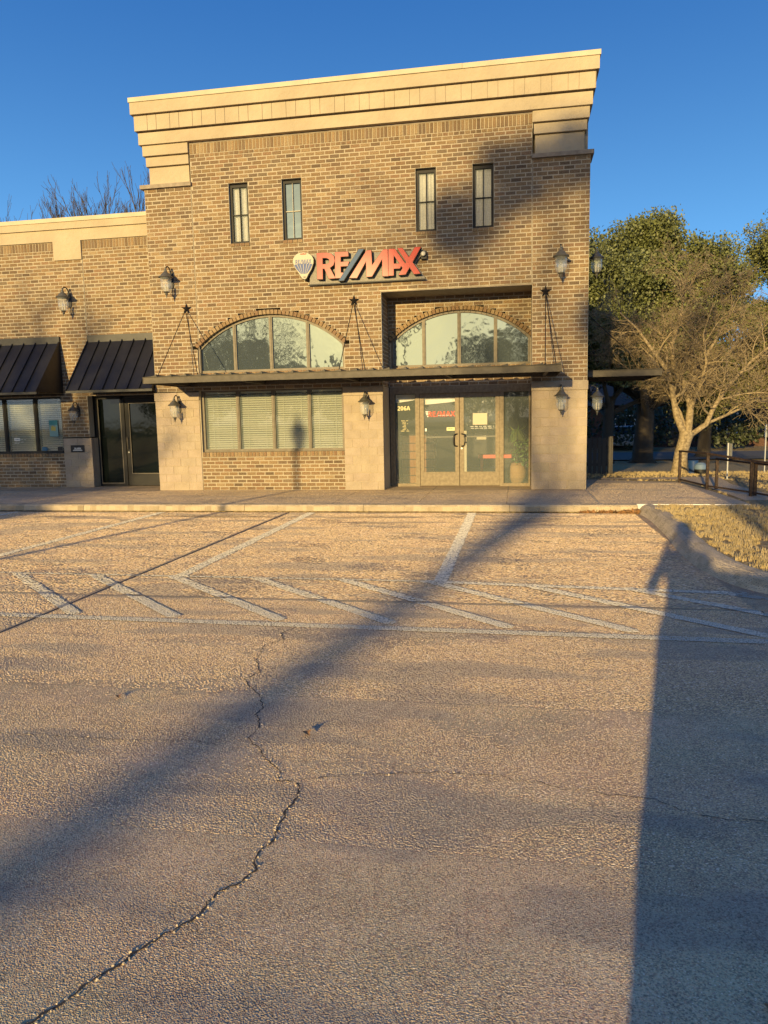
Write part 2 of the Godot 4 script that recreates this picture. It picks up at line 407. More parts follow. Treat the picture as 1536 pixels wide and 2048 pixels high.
# the stones that stand proud of the worn cement; paint covers the ones under the lines
func aggregate(lot: Node) -> void:
	var dome := MB.new()
	dome.lathe([[1.0, -0.2], [0.86, 0.5], [0.45, 0.9], [0.0, 1.0]], 6)
	var dm := dome.mesh(M.stone)
	# x from, to, z from, to, stones per square metre, half length, height, half depth: broomed ridges farther out, grains close by
	for zn in [[-14.0, -5.23, 2.75, 8.77, 1600.0, 0.019, 0.0027, 0.004, 0.0], [-5.17, 0.5, 2.75, 8.77, 2600.0, 0.015, 0.0024, 0.0035, 0.0], [-9.5, -5.23, 8.82, 11.0, 3300.0, 0.010, 0.0026, 0.0045, 0.0], [-5.17, 0.53, 8.82, 11.0, 8000.0, 0.0062, 0.0022, 0.0035, 0.0], [-5.17, 0.53, 11.0, 12.4, 11000.0, 0.0042, 0.0014, 0.0028, 0.0], [-4.2, 0.53, 12.4, 13.6, 15000.0, 0.0030, 0.0007, 0.0022, 0.0], [-9.0, -5.23, 11.0, 13.4, 2600.0, 0.008, 0.0017, 0.004, 0.0], [-5.17, -4.2, 12.4, 13.6, 9000.0, 0.0036, 0.0010, 0.0025, 0.0], [0.56, 2.6, 8.82, 12.0, 1800.0, 0.011, 0.0030, 0.005, 0.0], [-14.0, 0.0, 0.15, 2.48, 1300.0, 0.012, 0.0012, 0.003, SW], [0.02, 2.04, -1.4, 2.45, 1400.0, 0.012, 0.0012, 0.003, SW]]:
		var cell := 1.0 / sqrt(zn[4])
		var nx := int((zn[1] - zn[0]) / cell)
		var n: int = nx * int((zn[3] - zn[2]) / cell)
		var mm := MultiMesh.new()
		mm.transform_format = MultiMesh.TRANSFORM_3D; mm.use_colors = true; mm.mesh = dm; mm.instance_count = n
		for i in n:
			var x: float = zn[0] + (i % nx + rng.randf_range(0.0, 1.0)) * cell; var z: float = zn[2] + (i / nx + rng.randf_range(0.0, 1.0)) * cell
			var k: float = rng.randf_range(0.6, 1.3)
			var y: float = zn[8]
			var t := rng.randf_range(0.85, 1.1)
			var c := Color(0.70 * t, 0.51 * t, 0.28 * t)
			var pick := rng.randf()
			if pick < 0.14: c = Color(0.34 * t, 0.235 * t, 0.155 * t)
			elif pick < 0.24: c = Color(0.50 * t, 0.34 * t, 0.235 * t)
			elif pick < 0.36: c = Color(0.78 * t, 0.64 * t, 0.44 * t)
			var hv := lown.get_noise_2d(x * 22.0 + 70.0, z * 90.0 - 50.0)
			if hv > 0.1: c = c.lerp(Color(0.33, 0.28, 0.22), clampf((hv - 0.1) * 3.0, 0, 0.6))
			if z < 4.2 and y == 0.0:
				var g: float = clampf(lot_hue(x, z).r / 0.6, 0.25, 1.1)
				c = Color(c.r * g, c.g * g, c.b * g)
			var hit := false
			if z < 9.9 and y == 0.0:
				var p := Vector2(x, z)
				for s in strips:
					if absf(p.y - clampf(p.y, minf(s[0].y, s[1].y) - 0.1, maxf(s[0].y, s[1].y) + 0.1)) > 0.0: continue
					if Geometry2D.get_closest_point_to_segment(p, s[0], s[1]).distance_to(p) < s[2]:
						hit = true
						c = Color(s[3] * t, s[3] * t * 0.91, s[3] * t * 0.72); y = s[5]
						break
			if not hit and lown.get_noise_2d(x * 35.0 - 400.0, z * 70.0 + 10.0) > 0.3 and rng.randf() < 0.6: k *= 0.4
			mm.set_instance_transform(i, Transform3D(Basis(Vector3.UP, rng.randf_range(-0.5, 0.5)) * Basis.from_scale(Vector3(zn[5] * k * rng.randf_range(0.7, 1.4), zn[6] * k, zn[7] * k)), Vector3(x, y, z)))
			mm.set_instance_color(i, c)
		var o := MultiMeshInstance3D.new()
		o.multimesh = mm; o.name = "aggregate"; lot.add_child(o, true)
		o.set_meta("kind", "stuff")

func crack(path: Array, w0: float, parent: Node, crumbs: float) -> void:
	var mb := MB.new(); var cb := MB.new()
	var prev_l = null; var prev_r = null
	for i in path.size() - 1:
		var a := Vector2(path[i][0], path[i][1]); var b := Vector2(path[i + 1][0], path[i + 1][1])
		var n := maxi(2, int(a.distance_to(b) / 0.018))
		var d := (b - a).normalized(); var q := Vector2(-d.y, d.x)
		for k in n:
			var p := a.lerp(b, float(k) / n) + q * rng.randf_range(-0.008, 0.008)
			var w := w0 * rng.randf_range(0.25, 1.25)
			var l := p + q * w; var r := p - q * w
			if prev_l != null: mb.quad(Vector3(prev_r.x, 0.003, prev_r.y), Vector3(r.x, 0.003, r.y), Vector3(l.x, 0.003, l.y), Vector3(prev_l.x, 0.003, prev_l.y))
			prev_l = l; prev_r = r
			if rng.randf() < crumbs:
				var o := p + q * (w + rng.randf_range(0.0, 0.010)) * (1.0 if rng.randf() < 0.35 else -1.0)
				var s := rng.randf_range(0.002, 0.0055)
				cb.box(Vector3(o.x, 0.002, o.y), Vector3(s * 1.6, s, s * 1.2), Basis(rv().normalized(), rng.randf() * 3.0))
	put("crack", mb, M.crack, parent)
	if crumbs > 0.0: put("crack_crumbs", cb, M.crumb, parent).set_meta("kind", "stuff")

# ---------------------------------------------------------------- brickwork
var palette := [Color(0.313, 0.214, 0.119), Color(0.282, 0.193, 0.111), Color(0.235, 0.161, 0.096), Color(0.342, 0.233, 0.125), Color(0.271, 0.201, 0.129), Color(0.191, 0.134, 0.084), Color(0.366, 0.260, 0.148), Color(0.321, 0.207, 0.119), Color(0.413, 0.307, 0.181), Color(0.256, 0.184, 0.118)]
const BL := 0.2
const BH := 0.078

var strips := []

func brick_tone() -> int:
	return [0, 0, 0, 1, 1, 1, 2, 3, 3, 3, 4, 4, 5, 6, 6, 7, 7, 8, 9][rng.randi() % 19]

# t: local x along the wall, y up, z out. holes: callables that give Vector2(from, to) at a height, or null
func lay(list: Array, mortar: MB, t: Transform3D, x0: float, x1: float, y0: float, y1: float, holes: Array, phase := 0.0, depth := 0.2, ph_row := 0) -> void:
	var rows := int(round((y1 - y0) / BH))
	var h := (y1 - y0) / rows
	for r in rows:
		var ya := y0 + r * h; var yc := ya + h / 2
		var free := [Vector2(x0, x1)]
		for ho in holes:
			var cut = ho.call(yc)
			if cut == null: continue
			var nf := []
			for s in free:
				if cut.x > s.x + 0.002: nf.append(Vector2(s.x, minf(s.y, cut.x)))
				if cut.y < s.y - 0.002: nf.append(Vector2(maxf(s.x, cut.y), s.y))
			free = nf.filter(func(s): return s.y - s.x > 0.002)
		for s in free:
			mortar.box(t * Vector3((s.x + s.y) / 2, yc, -depth / 2 - 0.005), (Vector3(s.y - s.x, h, depth)), t.basis)
			var g := phase + (BL / 2 if (r + ph_row) % 2 else 0.0) + rng.randf_range(-0.012, 0.012)
			var k := int(floor((s.x - g) / BL))
			while g + k * BL < s.y:
				var xa := maxf(g + k * BL, s.x); var xb := minf(g + (k + 1) * BL, s.y)
				k += 1
				if xb - xa < 0.035: continue
				add_brick(list, t * Transform3D(Basis(), Vector3((xa + xb) / 2, yc, 0)), Vector3(xb - xa - 0.0135, h - 0.0155, 0.085), xb - xa > BL - 0.001)

func add_brick(list: Array, t: Transform3D, s: Vector3, whole: bool, tone := -1) -> void:
	t.basis = t.basis * Basis.from_euler(Vector3(rng.randf_range(-0.012, 0.012), rng.randf_range(-0.01, 0.01), rng.randf_range(-0.008, 0.008)))
	t.origin += t.basis.z * rng.randf_range(-0.003, 0.003)
	list.append([t, s, brick_tone() if tone < 0 else tone, whole])

func rect(a, b, y0, y1) -> Callable:
	return func(y): return Vector2(a, b) if y > y0 and y < y1 else null

func arch(cx: float, half: float, yb: float, ys: float, yt: float, extra: float) -> Callable:
	var rise := yt - ys
	var R := (half * half + rise * rise) / (2 * rise)
	return func(y):
		if y < yb or y > yt + extra: return null
		var dy: float = y - (yt - R)
		var k := sqrt(maxf(0.0, (R + extra) * (R + extra) - dy * dy))
		if y < ys: k = minf(half, k)
		return Vector2(cx - k, cx + k)

# the rowlock ring round an arch
func arch_ring(list: Array, t: Transform3D, cx: float, half: float, ys: float, yt: float, th: float) -> void:
	var rise := yt - ys
	var R := (half * half + rise * rise) / (2 * rise)
	var a0 := asin(half / R)
	var n := int(2 * a0 * (R + th / 2) / 0.082)
	for i in n:
		var a := -a0 + 2 * a0 * (i + 0.5) / n
		var p := Vector3(cx + sin(a) * (R + th / 2), yt - R + cos(a) * (R + th / 2), 0.004)
		add_brick(list, t * Transform3D(Basis(Vector3(0, 0, -1), a), p), Vector3(2 * a0 * (R + th / 2) / n - 0.012, th - 0.01, 0.09), false, [6, 3, 7, 8, 3][rng.randi() % 5])

func row_upright(list: Array, t: Transform3D, x0: float, x1: float, y0: float, y1: float, w: float, tones: Array, proud := 0.0) -> void:
	var n := int(round((x1 - x0) / w))
	for i in n:
		add_brick(list, t * Transform3D(Basis(), Vector3(x0 + (i + 0.5) * (x1 - x0) / n, (y0 + y1) / 2, proud)), Vector3((x1 - x0) / n - 0.012, y1 - y0 - 0.012, 0.09 + proud), false, tones[rng.randi() % tones.size()])

# the 300 bricks nearest to the lot each as a part, the rest joined
func commit_bricks(list: Array, parent: Node) -> void:
	var order := []
	for i in list.size():
		var o: Vector3 = list[i][0].origin
		if list[i][3] and not (o.y > 1.95 and o.y < 2.45) and list[i][0].basis.z.z > 0.9: order.append([o.distance_to(CAM), i])
	order.sort_custom(func(a, b): return a[0] < b[0])
	var single := {}
	for k in mini(300, order.size()): single[order[k][1]] = true
	var meshes := []
	for tone in palette:
		var b := MB.new()
		b.col = tone
		b.brick(Transform3D(), Vector3(BL - 0.0135, BH - 0.0155, 0.085), 0.006)
		meshes.append(b.mesh(M.brick))
	var rest := MB.new()
	for i in list.size():
		var e: Array = list[i]
		if single.has(i):
			var o := put("brick", meshes[e[2]], null, parent)
			o.transform = e[0]
		else:
			var bo: Vector3 = e[0].origin
			var k := rng.randf_range(0.9, 1.1) * (1.0 + 0.28 * lown.get_noise_3d(bo.x * 26.0, bo.y * 40.0, bo.z * 26.0))
			var pc: Color = palette[e[2]]
			rest.col = Color(pc.r * k, pc.g * k, pc.b * k)
			rest.brick(e[0], e[1], 0.006)
	put("brickwork", rest, M.brick, parent).set_meta("kind", "stuff")

# one pier face of large pale blocks
func blocks(parent: Node, x0: float, x1: float, y0: float, y1: float, z: float, rows: int, per: float, side_depth := 0.5, cap := true) -> void:
	var core := MB.new()
	core.span(x0 + 0.006, x1 - 0.006, y0, y1, z - side_depth, z - 0.008)
	put("block_mortar", core, M.stucco, parent)
	var h := (y1 - y0) / rows
	for r in rows:
		var last := cap and r == rows - 1
		var g := x0 + (per * 0.5 if r % 2 else 0.0)
		var k := -1
		while g + k * per < x1:
			var xa := maxf(g + k * per, x0); var xb := minf(g + (k + 1) * per, x1)
			k += 1
			if xb - xa < 0.06: continue
			var mb := MB.new()
			var s := rng.randf_range(0.97, 1.03)
			mb.col = Color(0.41 * s, 0.335 * s * rng.randf_range(0.985, 1.01), 0.25 * s * rng.randf_range(0.96, 1.03))
			var dp := 0.02 if last else 0.0
			mb.brick(Transform3D(Basis(), Vector3(0, 0, 0)), Vector3(xb - xa - 0.006 + (dp if xb == x1 or xa == x0 else 0.0), h - 0.007, 0.12), 0.005)
			var o := put("block", mb, M.block, parent)
			o.position = Vector3((xa + xb) / 2, y0 + (r + 0.5) * h, z + dp + rng.randf_range(-0.002, 0.003))

# ---------------------------------------------------------------- openings
# a frame with upright bars at xs; cross: heights of level bars. Part > sub-parts
func window(parent: Node, x0: float, x1: float, y0: float, y1: float, z: float, fw: float, xs: Array, ys: Array, m: Material, glass: Material, bar := 0.05, called := "window") -> MeshInstance3D:
	var f := MB.new()
	f.span(x0, x0 + fw, y0, y1, z - 0.05, z + 0.03); f.span(x1 - fw, x1, y0, y1, z - 0.05, z + 0.03)
	f.span(x0 + fw, x1 - fw, y0, y0 + fw, z - 0.048, z + 0.028); f.span(x0 + fw, x1 - fw, y1 - fw, y1, z - 0.048, z + 0.028)
	var w := put(called, f, m, parent)
	var ex := [x0 + fw]
	for x in xs:
		var b := MB.new()
		b.span(x - bar / 2, x + bar / 2, y0 + fw, y1 - fw, z - 0.04, z + 0.022)
		b.span(x - bar * 0.22, x + bar * 0.22, y0 + fw, y1 - fw, z + 0.022, z + 0.034)
		put("mullion", b, m, w)
		ex.append(x - bar / 2); ex.append(x + bar / 2)
	ex.append(x1 - fw)
	for y in ys:
		for i in range(0, ex.size(), 2):
			var b := MB.new()
			b.span(ex[i], ex[i + 1], y - bar / 2, y + bar / 2, z - 0.035, z + 0.018)
			put("muntin", b, m, w)
	var ey := [y0 + fw]
	for y in ys:
		ey.append(y - bar / 2); ey.append(y + bar / 2)
	ey.append(y1 - fw)
	for i in range(0, ex.size(), 2):
		for j in range(0, ey.size(), 2):
			var g := MB.new()
			g.span(ex[i] - 0.004, ex[i + 1] + 0.004, ey[j] - 0.004, ey[j + 1] + 0.004, -0.004, 0.0)
			var p := put("pane", g, glass, w)
			p.position.z = z - 0.008
			if glass == M.mirror: p.rotation = Vector3(0, rng.randf_range(-0.004, 0.004), 0)
	return w

func arched_window(parent: Node, cx: float, half: float, yb: float, ys: float, yt: float, z: float, xs: Array) -> void:
	var rise := yt - ys
	var R := (half * half + rise * rise) / (2 * rise)
	var top := func(x: float) -> float: return yt - R + sqrt(R * R - (x - cx) * (x - cx))
	var f := MB.new()
	var fw := 0.05
	f.span(cx - half, cx - half + fw, yb, ys, z - 0.05, z + 0.03); f.span(cx + half - fw, cx + half, yb, ys, z - 0.05, z + 0.03)
	f.span(cx - half + fw, cx + half - fw, yb, yb + fw, z - 0.048, z + 0.028)
	var a0 := asin(half / R)
	for i in 28:
		var a := -a0 + 2 * a0 * (i + 0.5) / 28
		f.box(Vector3(cx + sin(a) * (R + 0.03), yt - R + cos(a) * (R + 0.03), z - 0.01), Vector3(2 * a0 * (R + 0.1) / 28, 0.15, 0.074), Basis(Vector3(0, 0, -1), a))
	var w := put("arched_window", f, M.frame, parent)
	var edges := [cx - half + 0.02]
	for x in xs:
		var b := MB.new()
		b.span(x - 0.035, x + 0.035, yb + fw, top.call(x) - 0.03, z - 0.04, z + 0.032)
		b.span(x - 0.012, x + 0.012, yb + fw, top.call(x) - 0.03, z + 0.032, z + 0.044)
		put("mullion", b, M.frame, w)
		edges.append(x - 0.03); edges.append(x + 0.03)
	edges.append(cx + half - 0.02)
	for i in range(0, edges.size(), 2):
		var poly := PackedVector2Array([Vector2(edges[i], yb + 0.03), Vector2(edges[i + 1], yb + 0.03)])
		for k in 9:
			var x := lerpf(edges[i + 1], edges[i], k / 8.0)
			poly.append(Vector2(x, top.call(x) - 0.02))
		var g := MB.new()
		g.prism(poly, -0.006, 0.0)
		var o := put("pane", g, M.mirror, w)
		o.position.z = z - 0.01

func blind(label: String, x0: float, x1: float, y0: float, y1: float, z: float, group: String) -> void:
	var t := thing("window_blind", label, "blind", Vector3((x0 + x1) / 2, y0, z), group)
	var hd := MB.new()
	hd.span((x0 - x1) / 2, (x1 - x0) / 2, y1 - y0 - 0.05, y1 - y0, -0.025, 0.025)
	put("head_rail", hd, M.slat, t)
	var s := MB.new()
	s.box(Vector3.ZERO, Vector3(x1 - x0, 0.05, 0.003), Basis(Vector3.RIGHT, -0.88))
	var sm := s.mesh(M.slat)
	var n := int((y1 - y0 - 0.07) / 0.046)
	for i in n:
		var o := put("slat", sm, null, t)
		o.position = Vector3(0, 0.03 + i * 0.046, 0)
		o.rotation.x = rng.randf_range(-0.05, 0.05)
	for k in [-0.28, 0.28]:
		var c := MB.new()
		c.span(k * (x1 - x0) - 0.003, k * (x1 - x0) + 0.003, 0.0, y1 - y0 - 0.05, 0.026, 0.03)
		put("ladder_cord", c, M.slat, t)
	var br := MB.new()
	br.span((x0 - x1) / 2, (x1 - x0) / 2, -0.01, 0.012, -0.02, 0.02)
	put("bottom_rail", br, M.slat, t)

# ---------------------------------------------------------------- the tall building
func build_main() -> void:
	var B := thing("brick_storefront", "tall tan brick storefront with stepped stucco cornice and two arched windows", "building")
	var T0 := Transform3D()
	var mo := MB.new()
	var wins := [[-7.10, -6.69], [-5.98, -5.57], [-3.28, -2.88], [-2.18, -1.78]]
	var holes := [rect(-7.93, -4.82, 0.835, 2.26), arch(-6.36, 1.575, 2.545, 3.11, 3.75, 0.1), rect(-4.0, -1.05, 0, 4.1), rect(-9.0, -7.95, 0, 2.22), rect(-4.82, -4.0, 0, 2.24), rect(-1.05, 0.1, 0, 2.24), rect(-7.912, -7.9, 2.3, 8), rect(-1.062, -1.05, 4.1, 8), rect(-9.0, -7.9, 6.37, 8), rect(-1.05, 0.1, 6.37, 8)]
	for w in wins: holes.append(rect(w[0], w[1], 5.115, 6.345))
	lay(bricks_main, mo, T0, -8.93, 0.0, SW, 6.916, holes, 0.03)
	mo.span(-7.9, -1.05, 6.916, 7.19, -0.21, -0.009)
	row_upright(bricks_main, T0, -7.9, -1.06, 6.916, 6.985, 0.105, [0, 1, 6, 3, 7, 2])
	row_upright(bricks_main, T0, -7.9, -1.06, 6.985, 7.185, 0.074, [0, 1, 6, 3, 6, 2, 8, 9])
	row_upright(bricks_main, T0, -7.93, -4.82, 0.838, 0.945, 0.079, [7, 6, 8, 0, 3], 0.012)
	mo.span(-7.93, -4.82, 0.835, 0.94, -0.2, -0.006)
	for w in wins:
		row_upright(bricks_main, T0, w[0] - 0.005, w[1] + 0.005, 5.118, 5.192, 0.1, [7, 3, 6], 0.02)
		mo.span(w[0], w[1], 5.115, 5.185, -0.2, 0.0)
	row_upright(bricks_main, T0, -7.94, -4.78, 2.545, 2.61, 0.1, [7, 3, 6, 0], 0.015)
	mo.span(-7.935, -4.785, 2.54, 2.605, -0.2, -0.004)
	arch_ring(bricks_main, T0, -6.36, 1.575, 3.11, 3.75, 0.1)
	# the recess: back wall and jambs
	var TR := Transform3D(Basis(), Vector3(0, 0, RZ))
	lay(bricks_main, mo, TR, -4.0, -1.05, 2.24, 4.09, [arch(-2.51, 1.45, 2.585, 3.19, 3.78, 0.1)], 0.09)
	arch_ring(bricks_main, TR, -2.51, 1.45, 3.19, 3.78, 0.1)
	row_upright(bricks_main, TR, -3.96, -1.06, 2.585, 2.65, 0.1, [7, 3, 6, 0], 0.01)
	mo.span(-3.96, -1.06, 2.58, 2.645, RZ - 0.2, RZ - 0.006)
	lay(bricks_main, mo, Transform3D(Basis(Vector3(0, 0, -1), Vector3.UP, Vector3.RIGHT), Vector3(-4.0, 0, 0)), 0.015, 0.79, 2.25, 4.07, [], 0.0, 0.1)
	lay(bricks_main, mo, Transform3D(Basis(Vector3(0, 0, 1), Vector3.UP, Vector3.LEFT), Vector3(-1.05, 0, 0)), -0.79, -0.015, 2.25, 4.07, [], 0.0, 0.1)
	# the side wall round the corner
	lay(bricks_main, mo, Transform3D(Basis(Vector3(0, 0, -1), Vector3.UP, Vector3.RIGHT), Vector3(0.0, 0, 0)), 0.01, 3.4, 2.24, 6.37, [], 0.0, 0.1)
	put("mortar", mo, M.mortar, B)
	commit_bricks(bricks_main, B)
	blocks(B, -8.95, -7.95, SW, 2.215, 0.012, 12, 0.345)
	blocks(B, -4.82, -4.0, SW, 2.235, 0.012, 12, 0.345, 0.8)
	blocks(B, -1.05, 0.01, SW, 2.235, 0.012, 12, 0.345, 0.8)
	# caulk in the upright joints
	var ck := MB.new()
	ck.span(-7.915, -7.897, 2.3, 6.4, -0.05, -0.018); ck.span(-1.065, -1.047, 4.1, 6.4, -0.05, -0.018)
	put("control_joint", ck, M.ledge, B)
	# walls behind, floors and roof: closed, so that light enters through the openings only
	var c := MB.new()
	c.span(-8.9, -0.03, 2.9, 7.7, -12, -1.06); c.span(-8.9, -0.03, 4.3, 7.7, -1.06, -0.24); c.span(-8.9, -4.08, 2.62, 4.3, -1.06, -0.24)
	c.span(-0.98, -0.03, 2.2, 4.3, -1.06, -0.24); c.span(-8.9, -7.97, SW, 2.62, -1.06, -0.5); c.span(-4.78, -4.08, SW, 2.62, -1.06, -0.81); c.span(-0.98, -0.03, SW, 2.24, -1.06, -0.81)
	c.span(-4.08, -0.98, 4.0, 4.3, -1.06, -1.0)
	c.span(-8.9, -0.03, 2.6, 2.9, -12, -1.06)
	put("wall_core", c, M.mortar, B)
	var so := MB.new()
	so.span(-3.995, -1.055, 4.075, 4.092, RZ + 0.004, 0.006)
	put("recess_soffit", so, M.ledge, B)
	var li := MB.new()
	li.span(-4.03, -1.04, 4.092, 4.115, -0.1, 0.012)
	put("lintel", li, M.bronze, B)
	# cornice: six stepped bands, the lower three on the piers only
	var rv_back := MB.new()
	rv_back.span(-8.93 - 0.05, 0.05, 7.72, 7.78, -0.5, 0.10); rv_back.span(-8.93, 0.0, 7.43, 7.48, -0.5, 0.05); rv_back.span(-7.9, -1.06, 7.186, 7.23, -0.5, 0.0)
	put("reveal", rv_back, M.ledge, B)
	var tiers := [[7.775, 8.0, 0.20, 0.12], [7.215, 7.44, 0.10, 0.02]]
	for t in tiers:
		var b := MB.new()
		b.span(-8.93 - t[3], t[3], t[0], t[1], -0.5, t[2])
		put("cornice_band", b, M.stucco, B)
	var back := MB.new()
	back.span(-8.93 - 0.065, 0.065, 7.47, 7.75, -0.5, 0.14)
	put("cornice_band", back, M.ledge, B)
	var x := -8.93 - 0.07
	var wide := true
	while x < 0.06:
		var w := 0.292 if wide else 0.195
		var e := minf(x + w, 0.07)
		var p := MB.new()
		p.span(x + 0.004, e - 0.004, 7.468, 7.752, 0.13, 0.152)
		put("cornice_panel", p, M.stucco, B)
		x += w; wide = not wide
	for t in [[7.012, 7.205, 0.05, -0.03], [6.818, 6.993, 0.0, -0.07], [6.45, 6.80, -0.05, -0.11]]:
		var l := MB.new()
		l.span(-8.93 - t[3], -7.915 - (0.05 - t[2]) * 0.3, t[0], t[1], -0.5, t[2])
		put("cornice_band", l, M.stucco, B)
		var r := MB.new()
		r.span(-1.06 + (0.05 - t[2]) * 0.5, t[3], t[0], t[1], -0.5, t[2])
		put("cornice_band", r, M.stucco, B)
	for e in [[-9.0, -7.885], [-1.07, 0.06]]:
		var l := MB.new()
		l.span(e[0], e[1], 6.372, 6.447, -0.5, 0.06)
		put("pier_ledge", l, M.ledge, B)
	# metal coping in lengths
	var cuts := [-9.07, -5.3, -2.35, 0.14]
	for i in 3:
		var k := MB.new()
		k.span(cuts[i] + (0.002 if i else 0.0), cuts[i + 1] - (0.002 if i < 2 else 0.0), 8.002, 8.09, -0.6, 0.222 + 0.004 * (i % 2))
		put("coping", k, M.coping, B)
	# windows
	for i in 4:
		var w: Array = wins[i]
		if i == 1:
			window(B, w[0], w[1], 5.19, 6.345, -0.1, 0.05, [(w[0] + w[1]) / 2], [5.76], M.black_frame, M.mirror2, 0.014)
			for q in B.get_child(B.get_child_count() - 1).get_children():
				if not q.name.begins_with("pane"): q.material_override = M.cream
		else:
			window(B, w[0], w[1], 5.19, 6.345, -0.1, 0.05, [(w[0] + w[1]) / 2], [5.76], M.black_frame, M.pane, 0.016)
	arched_window(B, -6.36, 1.575, 2.605, 3.11, 3.75, -0.12, [-7.14, -6.35, -5.56])
	arched_window(B, -2.51, 1.45, 2.645, 3.19, 3.78, RZ - 0.1, [-3.26, -2.52, -1.77])
	window(B, -7.93, -4.82, 0.945, 2.26, -0.1, 0.055, [-7.13, -6.35, -5.57], [], M.frame, M.pane, 0.07)
	build_entrance(B)
	# drapes behind the narrow upper windows
	var words := ["first narrow upper window from the left", "", "narrow upper window right of the red sign", "narrow upper window nearest the right end"]
	for i in [0, 2, 3]:
		var w: Array = wins[i]
		var d := MB.new()
		var n := 14
		for k in n:
			var xa := lerpf(w[0] + 0.03, w[1] - 0.03, float(k) / n); var xb := lerpf(w[0] + 0.03, w[1] - 0.03, float(k + 1) / n)
			var za := -0.17 + 0.018 * sin(k * 1.9 + i); var zb := -0.17 + 0.018 * sin((k + 1) * 1.9 + i)
			d.quad(Vector3(xa, 5.2, za), Vector3(xb, 5.2, zb), Vector3(xb, 6.33, zb + 0.01), Vector3(xa, 6.33, za + 0.01))
		d.span(w[0] + 0.01, w[1] - 0.01, 5.2, 6.34, -0.22, -0.2)
		tag(put("white_drape", d, M.drape), "white plastic drape hanging behind the " + words[i], "drape", "drapes behind the upper windows")

